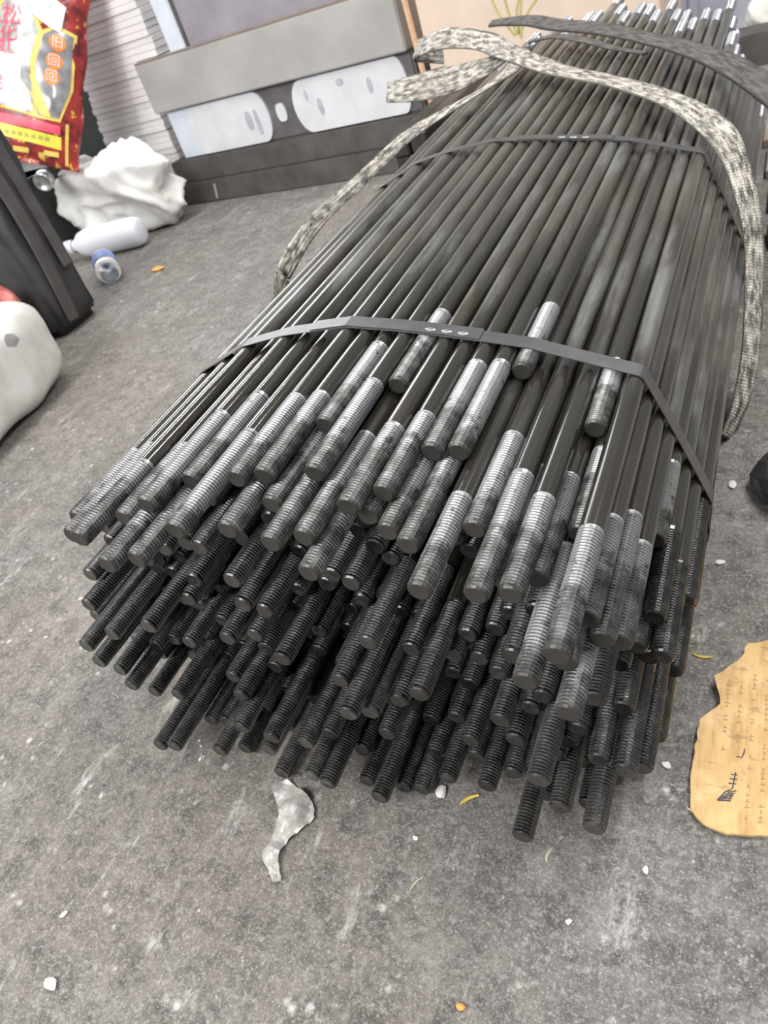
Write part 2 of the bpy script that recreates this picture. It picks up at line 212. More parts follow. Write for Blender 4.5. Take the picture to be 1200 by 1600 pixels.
# rods buried in the heart of the bundle
BURIED = [
    (2, 5, 21, -4200, 3199, 434, 2008, 0), (2, 8, 21, -3596, 3081, 468, 1822, 0), (3, 2, 23, -5137, 3209, 431, 1944, 0), (3, 4, 23, -4732, 3113, 404, 1938, 0), (4, 2, 25, -5470, 3073, 402, 2022, 0), (4, 3, 25, -5273, 3030, 429, 1973, 0),
    (4, 8, 25, -4263, 2849, 431, 1989, 0), (4, 9, 25, -4057, 2801, 419, 2008, 0), (4, 10, 25, -3861, 2766, 486, 1977, 0), (4, 11, 25, -3665, 2731, 474, 1989, 0), (4, 15, 25, -2859, 2577, 477, 2051, 0), (4, 16, 25, -2641, 2540, 516, 1848, 0),
    (4, 20, 25, -1842, 2399, 465, 1973, 0), (5, 0, 26, -6008, 2992, 447, 2001, 0), (5, 2, 26, -5606, 2919, 442, 1955, 0), (5, 3, 26, -5410, 2882, 383, 1954, 0), (5, 4, 26, -5199, 2844, 419, 1960, 0), (5, 6, 26, -4803, 2756, 441, 1897, 0),
    (5, 10, 26, -3991, 2612, 480, 1921, 0), (5, 16, 26, -2791, 2387, 488, 1977, 0), (5, 20, 26, -1962, 2238, 426, 1930, 0), (5, 22, 26, -1573, 2157, 432, 1928, 0), (5, 23, 26, -1373, 2136, 402, 1973, 0), (6, 0, 27, -6146, 2827, 440, 2003, 0),
    (6, 1, 27, -5950, 2791, 466, 1914, 0), (6, 2, 27, -5753, 2763, 436, 1926, 0), (6, 3, 27, -5534, 2723, 455, 1924, 0), (6, 4, 27, -5340, 2677, 404, 2008, 0), (6, 5, 27, -5126, 2650, 424, 2000, 0), (6, 7, 27, -4727, 2572, 412, 1948, 0),
    (6, 9, 27, -4334, 2499, 442, 1993, 0), (6, 14, 27, -3313, 2313, 495, 1946, 0), (6, 15, 27, -3115, 2261, 506, 1944, 0), (6, 18, 27, -2517, 2161, 506, 1945, 0), (6, 19, 27, -2301, 2128, 517, 1951, 0), (6, 20, 27, -2105, 2099, 472, 1836, 0),
    (6, 21, 27, -1913, 2044, 436, 1961, 0), (7, 0, 28, -6272, 2673, 454, 1957, 0), (7, 1, 28, -6075, 2636, 456, 1888, 0), (7, 2, 28, -5874, 2604, 448, 1993, 0), (7, 3, 28, -5664, 2568, 435, 2003, 0), (7, 5, 28, -5264, 2493, 420, 1880, 0),
    (7, 6, 28, -5067, 2455, 424, 1980, 0), (7, 8, 28, -4676, 2378, 445, 1889, 0), (7, 14, 28, -3449, 2166, 469, 2038, 0), (7, 17, 28, -2857, 2033, 494, 2004, 0), (7, 18, 28, -2632, 1998, 495, 2016, 0), (7, 19, 28, -2434, 1980, 495, 1985, 0),
    (7, 20, 28, -2239, 1936, 532, 1889, 0), (7, 24, 28, -1435, 1779, 502, 1955, 0), (8, 2, 29, -6001, 2450, 442, 1965, 0), (8, 3, 29, -5805, 2413, 498, 1928, 0), (8, 4, 29, -5609, 2375, 399, 1958, 0), (8, 5, 29, -5411, 2328, 432, 1950, 0),
    (8, 6, 29, -5192, 2300, 452, 1964, 0), (8, 7, 29, -4997, 2244, 457, 2046, 0), (8, 8, 29, -4800, 2214, 450, 1930, 0), (8, 9, 29, -4593, 2196, 455, 1952, 0), (8, 10, 29, -4397, 2144, 441, 1940, 0), (8, 15, 29, -3377, 1953, 466, 1977, 0),
    (8, 22, 29, -1976, 1696, 449, 1959, 0), (8, 24, 29, -1572, 1610, 414, 1903, 0), (9, 0, 29, -6540, 2356, 453, 1889, 0), (9, 2, 29, -6128, 2284, 440, 2035, 0), (9, 3, 29, -5933, 2242, 446, 1937, 0), (9, 8, 29, -4930, 2057, 445, 2031, 0),
    (9, 11, 29, -4330, 1956, 449, 1954, 0), (9, 14, 29, -3710, 1843, 448, 1995, 0), (9, 23, 29, -1908, 1497, 500, 1902, 0), (9, 28, 29, -907, 1310, 472, 1722, 0), (10, 0, 30, -6678, 2212, 435, 1898, 0), (10, 1, 30, -6473, 2167, 479, 2003, 0),
    (10, 3, 30, -6058, 2087, 487, 1939, 0), (10, 6, 30, -5463, 1975, 422, 1961, 0), (10, 12, 30, -4246, 1752, 453, 1929, 0), (10, 14, 30, -3853, 1677, 479, 2079, 0), (10, 15, 30, -3654, 1652, 484, 1913, 0), (10, 21, 30, -2444, 1432, 466, 1911, 0),
    (11, 0, 29, -6612, 2025, 417, 1991, 0), (11, 1, 29, -6407, 1979, 435, 1901, 0), (11, 2, 29, -6204, 1940, 416, 1965, 0), (11, 4, 29, -5798, 1866, 416, 1965, 0), (11, 5, 29, -5601, 1825, 409, 2012, 0), (11, 8, 29, -4992, 1710, 454, 1914, 0),
    (11, 9, 29, -4790, 1673, 415, 1934, 0), (11, 10, 29, -4591, 1637, 441, 1988, 0), (11, 14, 29, -3781, 1491, 441, 1939, 0), (11, 15, 29, -3576, 1458, 484, 1883, 0), (11, 16, 29, -3376, 1408, 442, 1962, 0), (11, 19, 29, -2781, 1307, 478, 2010, 0),
    (11, 21, 29, -2374, 1226, 440, 1967, 0), (11, 22, 29, -2184, 1033, 408, 1975, 0), (11, 24, 29, -1787, 1024, 419, 2012, 0), (11, 27, 29, -1163, 992, 449, 1792, 0), (12, 0, 30, -6745, 1855, 411, 1832, 0), (12, 1, 30, -6547, 1837, 436, 1988, 0),
    (12, 5, 30, -5738, 1675, 401, 1994, 0), (12, 6, 30, -5537, 1636, 407, 1935, 0), (12, 7, 30, -5334, 1596, 431, 1910, 0), (12, 9, 30, -4933, 1519, 427, 2020, 0), (12, 10, 30, -4721, 1486, 429, 1934, 0), (12, 12, 30, -4315, 1387, 459, 1963, 0),
    (12, 22, 30, -2256, 847, 419, 1959, 0), (12, 23, 30, -2057, 836, 428, 1952, 0), (12, 24, 30, -1859, 823, 393, 1928, 0), (12, 28, 30, -1060, 798, 459, 1792, 0), (13, 1, 29, -6477, 1651, 424, 1946, 0), (13, 2, 29, -6273, 1599, 443, 1943, 0),
    (13, 3, 29, -6065, 1547, 449, 1939, 0), (13, 4, 29, -5863, 1510, 406, 2033, 0), (13, 5, 29, -5662, 1475, 404, 2001, 0), (13, 7, 29, -5254, 1410, 483, 1949, 0), (13, 8, 29, -5053, 1360, 448, 1925, 0), (13, 9, 29, -4850, 1329, 419, 1877, 0),
    (13, 10, 29, -4655, 1290, 441, 1933, 0), (13, 11, 29, -4458, 1243, 471, 1846, 0), (13, 14, 29, -3878, 994, 423, 2031, 0), (13, 15, 29, -3679, 1002, 435, 1998, 0), (13, 16, 29, -3480, 997, 456, 1907, 0), (13, 18, 29, -3044, 820, 415, 1911, 0),
    (13, 19, 29, -2845, 812, 488, 1991, 0), (13, 22, 29, -2167, 669, 408, 2079, 0), (13, 23, 29, -1968, 657, 407, 1996, 0), (13, 24, 29, -1772, 644, 418, 2067, 0), (13, 27, 29, -1148, 622, 456, 1867, 0), (14, 0, 29, -6810, 1518, 369, 1922, 0),
    (14, 1, 29, -6615, 1479, 388, 1954, 0), (14, 4, 29, -6004, 1355, 475, 1994, 0), (14, 5, 29, -5804, 1318, 445, 1946, 0), (14, 6, 29, -5606, 1284, 458, 1922, 0), (14, 7, 29, -5409, 1256, 417, 1880, 0), (14, 8, 29, -5193, 1218, 452, 1968, 0),
    (14, 9, 29, -5067, 1036, 442, 1990, 0), (14, 13, 29, -4229, 804, 490, 2038, 0), (14, 16, 29, -3635, 808, 458, 1987, 0), (14, 17, 29, -3438, 798, 424, 1842, 0), (14, 18, 29, -3147, 650, 426, 1947, 0), (14, 19, 29, -2950, 643, 446, 1943, 0),
    (14, 21, 29, -2556, 638, 435, 2017, 0), (14, 22, 29, -2359, 628, 448, 1974, 0), (14, 23, 29, -2078, 491, 407, 1858, 0), (14, 25, 29, -1686, 450, 409, 1960, 0), (14, 26, 29, -1496, 509, 384, 1957, 0), (15, 0, 28, -6755, 1317, 386, 1977, 0),
    (15, 1, 28, -6558, 1289, 384, 1967, 0), (15, 2, 28, -6360, 1272, 458, 1949, 0), (15, 6, 28, -5535, 996, 456, 1932, 0), (15, 7, 28, -5339, 1031, 465, 2055, 0), (15, 13, 28, -4126, 625, 424, 1963, 0), (15, 14, 28, -3930, 627, 387, 1957, 0),
    (15, 15, 28, -3734, 628, 410, 1897, 0), (15, 17, 28, -3342, 623, 442, 1879, 0), (15, 19, 28, -2859, 467, 445, 1949, 0), (15, 20, 28, -2662, 450, 459, 1929, 0), (15, 21, 28, -2467, 460, 458, 1973, 0), (15, 22, 28, -2270, 450, 444, 1996, 0),
    (15, 24, 28, -1795, 275, 374, 1923, 0), (15, 27, 28, -1162, 292, 446, 1840, 0), (16, 0, 27, -6774, 927, 385, 1939, 0), (16, 3, 27, -6182, 937, 447, 1908, 0), (16, 6, 27, -5579, 802, 440, 1950, 0), (16, 15, 27, -3640, 450, 396, 1957, 0),
    (16, 16, 27, -3444, 451, 397, 2029, 0), (16, 17, 27, -3249, 448, 406, 1964, 0), (16, 24, 27, -1694, 100, 378, 2031, 0), (16, 26, 27, -1312, 163, 456, 1923, 0), (17, 2, 23, -6290, 760, 428, 1919, 0), (17, 3, 23, -6043, 795, 403, 1889, 0),
    (17, 4, 23, -5882, 685, 414, 1902, 0), (17, 6, 23, -5501, 620, 422, 2050, 0), (17, 7, 23, -5303, 620, 431, 1940, 0), (17, 8, 23, -5009, 447, 399, 1898, 0), (17, 10, 23, -4618, 449, 378, 1939, 0), (17, 15, 23, -3546, 274, 398, 1980, 0),
    (17, 17, 23, -3155, 272, 415, 1865, 0), (17, 18, 23, -2865, 100, 440, 2014, 0), (17, 19, 23, -2671, 100, 442, 2005, 0), (17, 20, 23, -2475, 100, 396, 1873, 0), (17, 21, 23, -2281, 100, 387, 1960, 0), (17, 22, 23, -2085, 100, 386, 1951, 0),
    (18, 0, 19, -6699, 742, 393, 1977, 0), (18, 1, 19, -6597, 572, 396, 1960, 0), (18, 6, 19, -5600, 446, 471, 1857, 0), (18, 7, 19, -5402, 446, 450, 1800, 0), (18, 9, 19, -4913, 273, 443, 1868, 0), (18, 10, 19, -4717, 274, 395, 1963, 0),
    (18, 11, 19, -4522, 274, 457, 1986, 0), (18, 12, 19, -4326, 273, 400, 1963, 0), (18, 13, 19, -4131, 278, 410, 1932, 0), (19, 0, 13, -6495, 402, 429, 1963, 0), (19, 1, 13, -6242, 452, 437, 2023, 0), (19, 3, 13, -5893, 272, 441, 1997, 0),
    (19, 6, 13, -5305, 273, 347, 1897, 0), (19, 10, 13, -4424, 100, 460, 1893, 0), (19, 11, 13, -4229, 100, 376, 2003, 0), (19, 12, 13, -4034, 100, 405, 2042, 0), (20, 0, 8, -6339, 280, 386, 1961, 0), (20, 1, 8, -6176, 170, 400, 2032, 0),
    (20, 3, 8, -5795, 100, 416, 2058, 0), (20, 4, 8, -5598, 100, 366, 1955, 0), (20, 5, 8, -5402, 100, 382, 1871, 0),
]
LIFT = 0.0016
RAD = 0.00965

def shank_material():
    t = NT('greasy_steel'); v = t.coords('Object', (1, 0.16, 1), True); v2 = t.coords('Object', (1, 0.22, 1), True)
    a = t.noise(v, 55, 5); b = t.noise(v2, 26, 5, 0.6); c = t.noise(v2, 16, 3)
    oi = t.n('ShaderNodeObjectInfo')
    base = t.ramp(a, [(0.3, (0.042, 0.038, 0.030)), (0.55, (0.088, 0.080, 0.066)), (0.8, (0.15, 0.142, 0.125))])
    base = t.mix(t.ramp(b, [(0.53, 0.0), (0.64, 0.65)]), base, (0.20, 0.206, 0.208))
    base = t.mix(t.ramp(c, [(0.66, 0.0), (0.72, 0.7)]), base, (0.33, 0.26, 0.16))
    base = t.mix(t.ramp(oi.outputs['Random'], [(0.0, 0.0), (1.0, 0.35)]), base, (0.05, 0.048, 0.042))
    sep = t.n('ShaderNodeSeparateXYZ'); t.l(t.tc.outputs['Object'], sep.inputs[0])
    wet = t.n('ShaderNodeMath', operation='MULTIPLY_ADD'); wet.inputs[1].default_value = 0.35; t.l(b, wet.inputs[0]); t.l(sep.outputs[1], wet.inputs[2])
    wf = t.ramp(wet.outputs[0], [(0.30, 1.0), (0.40, 0.0)])
    base = t.mix(t.mix(1.0, wf, (0.75, 0.75, 0.75), 'MULTIPLY'), base, (0.024, 0.021, 0.015))
    t.set(Base_Color=base, Metallic=0.35, Roughness=t.mix(wf, t.ramp(a, [(0.3, 0.28), (0.7, 0.5)]), (0.13, 0.13, 0.13)))
    t.b.inputs['Coat Weight'].default_value = 0.6; t.b.inputs['Coat Roughness'].default_value = 0.14
    t.bump(t.noise(t.coords('Object', (1, 0.5, 1), True), 260, 3), 0.12, 0.0006)
    return t.m
def thread_material(name, dusty):
    t = NT(name); v = t.coords('Object', (1, 1, 1), True)
    a = t.noise(v, 70, 6, 0.65); g = t.noise(v, 900, 2)
    oi = t.n('ShaderNodeObjectInfo')
    sep = t.n('ShaderNodeSeparateXYZ'); t.l(t.tc.outputs['Object'], sep.inputs[0])
    if dusty:
        base = t.ramp(a, [(0.34, (0.035, 0.033, 0.031)), (0.52, (0.13, 0.128, 0.125)), (0.70, (0.25, 0.248, 0.25))])
        mr = t.n('ShaderNodeMapRange'); mr.inputs[1].default_value = 0.015; mr.inputs[2].default_value = 0.115
        t.l(sep.outputs[1], mr.inputs[0])
        rn = t.n('ShaderNodeMath', operation='MULTIPLY_ADD'); rn.inputs[1].default_value = 0.55; rn.inputs[2].default_value = -0.25
        t.l(oi.outputs['Random'], rn.inputs[0])
        sh = t.n('ShaderNodeMath', operation='ADD'); t.l(mr.outputs[0], sh.inputs[0]); t.l(a, sh.inputs[1])
        sh2 = t.n('ShaderNodeMath', operation='ADD'); t.l(sh.outputs[0], sh2.inputs[0]); t.l(rn.outputs[0], sh2.inputs[1])
        base = t.mix(t.ramp(sh2.outputs[0], [(0.86, 0.0), (1.0, 0.62)]), base, (0.40, 0.40, 0.415))
        base = t.mix(t.ramp(t.noise(v, 160, 4, 0.7), [(0.60, 0.0), (0.66, 0.75)]), base, (0.025, 0.024, 0.022))
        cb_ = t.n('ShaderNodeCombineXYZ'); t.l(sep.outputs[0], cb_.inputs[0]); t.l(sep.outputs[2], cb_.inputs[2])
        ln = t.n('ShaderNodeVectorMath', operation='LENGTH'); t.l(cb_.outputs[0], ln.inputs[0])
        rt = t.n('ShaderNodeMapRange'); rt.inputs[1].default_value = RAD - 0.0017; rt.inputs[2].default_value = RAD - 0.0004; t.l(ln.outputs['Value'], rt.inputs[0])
        base = t.mix(t.ramp(rt.outputs[0], [(0.15, 0.85), (0.8, 0.0)]), base, (0.022, 0.021, 0.02))  # shade inside the thread grooves put into the colour by radius
        cut = t.ramp(sep.outputs[1], [(0.0011, 1.0), (0.0016, 0.0)])
        base = t.mix(cut, base, (0.05, 0.047, 0.043))
        t.set(Base_Color=base, Metallic=0.3, Roughness=0.36)
    else:
        base = t.ramp(a, [(0.35, (0.009, 0.0085, 0.008)), (0.55, (0.022, 0.021, 0.020)), (0.75, (0.06, 0.058, 0.055))])
        base = t.mix(t.ramp(oi.outputs['Random'], [(0.55, 0.0), (1.0, 0.3)]), base, (0.09, 0.087, 0.083))
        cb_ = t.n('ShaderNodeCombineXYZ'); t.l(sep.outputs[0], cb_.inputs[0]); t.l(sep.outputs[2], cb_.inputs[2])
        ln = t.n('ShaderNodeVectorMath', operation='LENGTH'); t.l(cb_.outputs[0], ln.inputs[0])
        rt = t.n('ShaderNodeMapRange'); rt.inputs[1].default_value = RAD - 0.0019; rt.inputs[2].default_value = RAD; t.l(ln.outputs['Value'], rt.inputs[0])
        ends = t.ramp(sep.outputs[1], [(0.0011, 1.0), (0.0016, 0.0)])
        crest_glint = t.mix(ends, t.ramp(rt.outputs[0], [(0.55, 0.0), (0.95, 0.6)]), (0.0, 0.0, 0.0))
        base = t.mix(crest_glint, base, t.ramp(a, [(0.42, (0.03, 0.029, 0.028)), (0.68, (0.19, 0.187, 0.185))]))  # highlight on the thread crests painted in, grooves kept dark
        t.set(Base_Color=base, Metallic=0.3, Roughness=0.2)
        t.b.inputs['Coat Weight'].default_value = 0.7; t.b.inputs['Coat Roughness'].default_value = 0.12
    t.bump(g if dusty else t.noise(v, 420, 4, 0.7), 0.2 if dusty else 0.55, 0.0004 if dusty else 0.0009)
    return t.m
DRY = plain('dry_bright_thread', (0.33, 0.33, 0.35), 0.32, 0.7, 0.3, 80, 0.1, True)
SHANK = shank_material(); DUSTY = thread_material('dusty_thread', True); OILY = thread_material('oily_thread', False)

def thread_mesh(name, length, pitch=0.0030, seg=16):
    """a true helical thread with a chamfered flat end at y=0, running to y=length"""
    v, f = [], []
    rows = int((length - 0.004) / pitch) * 2
    for i in range(rows):
        r = RAD if i % 2 else RAD - 0.0019
        for j in range(seg):
            a = 2 * math.pi * j / seg
            v.append((r * math.cos(a), 0.0012 + (i / 2 + j / seg) * pitch, r * math.sin(a)))
    for i in range(rows - 1):
        for j in range(seg):
            if j < seg - 1: a, b, c, d = i * seg + j, i * seg + j + 1, (i + 1) * seg + j + 1, (i + 1) * seg + j
            else:
                if i + 3 >= rows: continue
                a, b, c, d = i * seg + j, (i + 2) * seg, (i + 3) * seg, (i + 1) * seg + j
            f.append((a, b, c, d))
    def ring(r, y):
        s = len(v)
        for j in range(seg):
            a = 2 * math.pi * j / seg; v.append((r * math.cos(a), y, r * math.sin(a)))
        return s
    r0 = ring(RAD - 0.0030, 0.0); r1 = ring(RAD - 0.0020, 0.0); r2 = ring(RAD - 0.0006, 0.0013); r3 = ring(RAD - 0.0012, 0.0046)
    r4 = ring(RAD - 0.0014, length - 0.004); r5 = ring(RAD - 0.0002, length)
    v.append((0, 0.0004, 0)); cidx = len(v) - 1
    for p, q in ((r0, r1), (r1, r2), (r2, r3), (r3, r4), (r4, r5)):
        for j in range(seg): k = (j + 1) % seg; f.append((p + j, p + k, q + k, q + j))
    for j in range(seg): f.append((cidx, r0 + (j + 1) % seg, r0 + j))
    return mesh(name, v, f)
def shank_mesh(name, seg=16):
    v, f = [], []
    for y in (0.0, 1.0):
        for j in range(seg):
            a = 2 * math.pi * j / seg; v.append((RAD * math.cos(a), y, RAD * math.sin(a)))
    for j in range(seg): k = (j + 1) % seg; f.append((j, k, seg + k, seg + j))
    me = mesh(name, v, f)
    for p in me.polygons: p.use_smooth = True
    me.materials.append(SHANK); return me
TL = (0.098, 0.112, 0.126)
THREADS = {}
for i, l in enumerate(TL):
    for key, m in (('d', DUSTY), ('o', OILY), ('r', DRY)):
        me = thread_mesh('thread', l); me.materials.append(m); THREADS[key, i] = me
SHANK_ME = shank_mesh('shank')
ORD = ['first', 'second', 'third', 'fourth', 'fifth', 'sixth', 'seventh', 'eighth', 'ninth', 'tenth', 'eleventh', 'twelfth',
       'thirteenth', 'fourteenth', 'fifteenth', 'sixteenth', 'seventeenth', 'eighteenth', 'nineteenth', 'twentieth', 'twenty-first']
GROUP = 'threaded rods strapped together in the bundle'
def rod_label(k, c, n, dry):
    look = 'dusty grey threaded rod' if dry else 'oily black threaded rod'
    side = ('%s from left' % ORD[c]) if c < (n + 1) // 2 else ('%s from right' % ORD[n - 1 - c])
    row = "bundle's sloping top row" if k == 0 else "%s row under bundle's sloping top" % ORD[k - 1]
    return '%s, %s in %s' % (look, side, row)
for (k, c, n, x, z, tip, far, dry) in RODS:
    e = empty('threaded_rod', (x * 1e-4, tip * 1e-3, z * 1e-4 + LIFT))
    tag(e, rod_label(k, c, n, dry), 'rod', GROUP)
    vi = rnd.randrange(3); tl = TL[vi]; L = (far - tip) * 1e-3
    spin = rnd.uniform(0, 6.28)
    key = 'd' if dry else 'o'
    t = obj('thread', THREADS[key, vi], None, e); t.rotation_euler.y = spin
    s = obj('shank', SHANK_ME, None, e, (0, tl, 0)); s.scale = (1, L - tl - TL[0], 1); s.rotation_euler.y = spin
    t2 = obj('thread', THREADS['r', 0], None, e, (0, L, 0)); t2.rotation_euler = (0, spin, math.pi)
# the buried ones: one piece of stuff
bv, bf = [], []
tm = thread_mesh('tmp', 0.1, 0.0027, 10); tv = [tuple(p.co) for p in tm.vertices]; tf = [tuple(p.vertices) for p in tm.polygons]
bpy.data.meshes.remove(tm)
for (k, c, n, x, z, tip, far, dry) in BURIED:
    X, Z, Y0, Y1 = x * 1e-4, z * 1e-4 + LIFT, tip * 1e-3, far * 1e-3
    o = len(bv)
    bv += [(X + p[0], Y0 + p[1], Z + p[2]) for p in tv]; bf += [tuple(o + i for i in q) for q in tf]
    o = len(bv)
    for y in (Y0 + 0.1, Y1):
        for j in range(10):
            a = 2 * math.pi * j / 10; bv.append((X + RAD * math.cos(a), y, Z + RAD * math.sin(a)))
    for j in range(10): bf.append((o + j, o + (j + 1) % 10, o + 10 + (j + 1) % 10, o + 10 + j))
    bf.append(tuple(o + 10 + j for j in range(10)))
b = obj('buried_threaded_rods', mesh('buried_threaded_rods', bv, bf), OILY)
tag(b, 'black oily rods buried deep inside the strapped bundle', 'rods', kind='stuff')

# ------------------------------------------------------------------ steel straps round the bundle
def outline(off):
    pts = []
    for (k, c, n, x, z, tip, far, dry) in RODS + BURIED:
        for j in range(20):
            a = 2 * math.pi * j / 20
            pts.append((x * 1e-4 + (RAD + off) * math.cos(a), z * 1e-4 + LIFT + (RAD + off) * math.sin(a)))
    pts = sorted(set(pts))
    def half(p):
        h = []
        for q in p:
            while len(h) > 1 and (h[-1][0] - h[-2][0]) * (q[1] - h[-2][1]) - (h[-1][1] - h[-2][1]) * (q[0] - h[-2][0]) <= 0: h.pop()
            h.append(q)
        return h[:-1]
    h = half(pts) + half(pts[::-1])          # counter-clockwise in (x, z)
    out = []
    for i in range(len(h)):
        a, bq = Vector(h[i]), Vector(h[(i + 1) % len(h)]); s = max(1, int((bq - a).length / 0.008))
        for t in range(s): out.append(a.lerp(bq, t / s))
    return out
STRAP = plain('strap_steel', (0.115, 0.11, 0.115), 0.36, 0.55, 0.2, 60)
SEAL = plain('strap_seal', (0.33, 0.33, 0.34), 0.4, 0.7, 0.2, 60)
def band(name, ring, y, width, th, closed, parent, sag=None, m=STRAP):
    v, f = [], []; n = len(ring)
    for i, p in enumerate(ring):
        a = ring[(i + 1) % n] if closed or i < n - 1 else p
        bq = ring[i - 1] if closed or i > 0 else p
        tg = (a - bq).normalized(); nr = Vector((tg.y, -tg.x))
        dy = sag(p) if sag else 0
        for (w, o) in ((-width / 2, 0), (width / 2, 0), (width / 2, th), (-width / 2, th)):
            v.append((p.x + nr.x * o, y + dy + w, p.y + nr.y * o))
    for i in range(n if closed else n - 1):
        k = (i + 1) % n
        for j in range(4): f.append((i * 4 + j, i * 4 + (j + 1) % 4, k * 4 + (j + 1) % 4, k * 4 + j))
    if not closed:
        f.append((0, 1, 2, 3)); f.append(tuple((n - 1) * 4 + j for j in (3, 2, 1, 0)))
    bm = bmesh.new(); me = mesh(name, v, f); bm.from_mesh(me); bpy.data.meshes.remove(me)
    return obj(name, from_bm(name, bm), m, parent)
ring1 = outline(0.0006); ring2 = outline(0.0017)
def strap(y, width, x0, x1, lab, sag, nots):
    e = empty('steel_strap', (0, 0, 0)); tag(e, lab, 'strap', 'steel straps round the rods')
    band('band', ring1, y, width, 0.0008, True, e, sag)
    top = sorted([p for p in ring2 if x0 < p.x < x1 and p.y > 0.25], key=lambda p: -p.x)
    ov = band('overlapping_end', top, y + 0.0015, width, 0.0009, False, e, sag)
    for xs in nots:
        q = min(ring2, key=lambda p: abs(p.x - xs) + (10 if p.y < 0.25 else 0))
        bm = bmesh.new(); bmesh.ops.create_uvsphere(bm, u_segments=10, v_segments=6, radius=1)
        bmesh.ops.scale(bm, vec=(0.006, 0.0032, 0.0011), verts=bm.verts)
        nme = from_bm('crimp', bm)
        cr = obj('crimp', nme, SEAL, e, (q.x, y + (sag(q) if sag else 0) - 0.002, q.y + 0.0012), True)
        cr.rotation_euler.y = 0.2
    return e
strap(0.605, 0.0185, -0.44, -0.255, 'dark steel strap with crimped joint across the near end of bundle',
      lambda p: 0.004 * math.sin(p.x * 11), (-0.308, -0.292, -0.276))
strap(1.14, 0.0165, -0.36, -0.22, 'thin dark steel strap around the far half of bundle under the sling',
      lambda p: 0.004 * math.cos(p.x * 9), (-0.30, -0.284, -0.268))

# ------------------------------------------------------------------ lifting slings
def sling_material(name, light, dark, amount):
    t = NT(name); uv = t.tc.outputs['UV']
    mp = t.n('ShaderNodeMapping'); mp.inputs['Scale'].default_value = (1, 1, 1); t.l(uv, mp.inputs[0])
    w1 = t.n('ShaderNodeTexWave', wave_type='BANDS', bands_direction='Y'); w1.inputs['Scale'].default_value = 55
    w1.inputs['Distortion'].default_value = 1.5; w1.inputs['Detail Scale'].default_value = 4; t.l(mp.outputs[0], w1.inputs[0])
    w2 = t.n('ShaderNodeTexWave', wave_type='BANDS', bands_direction='X'); w2.inputs['Scale'].default_value = 75
    w2.inputs['Distortion'].default_value = 2.0; t.l(mp.outputs[0], w2.inputs[0])
    mx = t.mix(1.0, w1.outputs[0], w2.outputs[0], 'MULTIPLY')
    mp2 = t.n('ShaderNodeMapping'); mp2.inputs['Scale'].default_value = (0.35, 1, 1); t.l(uv, mp2.inputs[0])
    g = t.noise(mp2.outputs[0], 120, 5, 0.7); g2 = t.noise(mp.outputs[0], 16, 4, 0.6)
    base = t.mix(t.ramp(g, [(amount - 0.08, 0.0), (amount + 0.1, 1.0)]), dark, light)
    base = t.mix(t.ramp(g2, [(0.5, 0.0), (0.7, 0.6)]), base, tuple(0.4 * x for x in light))
    base = t.mix(t.ramp(mx, [(0.0, 0.55), (0.35, 0.0)]), base, tuple(0.25 * x for x in light))
    t.set(Base_Color=base, Roughness=0.75)
    t.bump(mx, 0.8, 0.0012)
    return t.m
PALE_SLING = sling_material('pale_webbing', (0.66, 0.615, 0.54), (0.04, 0.037, 0.034), 0.50)
DARK_SLING = sling_material('dark_webbing', (0.15, 0.135, 0.125), (0.03, 0.028, 0.027), 0.48)
def crom(P, k):
    out = []
    for i in range(len(P) - 1):
        p0, p1, p2, p3 = P[max(i - 1, 0)], P[i], P[i + 1], P[min(i + 2, len(P) - 1)]
        for s in range(k):
            t = s / k
            out.append([0.5 * (2 * b + (c - a) * t + (2 * a - 5 * b + 4 * c - d) * t * t + (3 * b - a - 3 * c + d) * t ** 3)
                        for a, b, c, d in zip(p0, p1, p2, p3)])
    out.append(list(P[-1])); return out
def ribbon(name, rows, m, parent, th=0.0045, wob=0.0):
    """rows: x,y,z, then the direction across the band nx,ny,nz, then half width"""
    R = crom(rows, 10); v, f, uvs = [], [], []; K = 9; u = 0
    for i, r in enumerate(R):
        p = Vector(r[:3]); ac = Vector(r[3:6]).normalized(); hw = r[6]
        q = Vector(R[min(i + 1, len(R) - 1)][:3]) - Vector(R[max(i - 1, 0)][:3]); tg = q.normalized()
        if i: u += (p - Vector(R[i - 1][:3])).length
        ac = (ac - tg * ac.dot(tg)).normalized(); nr = tg.cross(ac)
        for side in (1, -1):
            for j in range(K):
                s = (j / (K - 1) * 2 - 1) * side
                t2 = th * 0.5 * (1 - 0.55 * abs(s) ** 4) * (0.86 + 0.14 * math.cos(s * 12))
                wv = wob * noise.noise(Vector((u * 14, s * 0.7, 3.1)))
                v.append(p + ac * hw * s + nr * (t2 * side + wv)); uvs.append((u, s * hw + (0.3 if side < 0 else 0)))
    M = 2 * K
    for i in range(len(R) - 1):
        for j in range(M):
            k = (j + 1) % M; f.append((i * M + j, i * M + k, (i + 1) * M + k, (i + 1) * M + j))
    f.append(tuple(range(M - 1, -1, -1))); f.append(tuple((len(R) - 1) * M + j for j in range(M)))
    me = mesh(name, v, f); ul = me.uv_layers.new(name='uv')
    for lp in me.loops: ul.data[lp.index].uv = uvs[lp.vertex_index]
    return obj(name, me, m, parent, smooth=True)
sl = empty('lifting_sling', (-0.1, 0.9, 0))
tag(sl, 'pale woven lifting sling, black-smudged, looped around the rods', 'sling')
def rel(rows, o): return [(r[0] - o[0], r[1] - o[1], r[2] - o[2]) + tuple(r[3:]) for r in rows]
O = (-0.1, 0.9, 0)
along = (0.25, 1, 0.0)
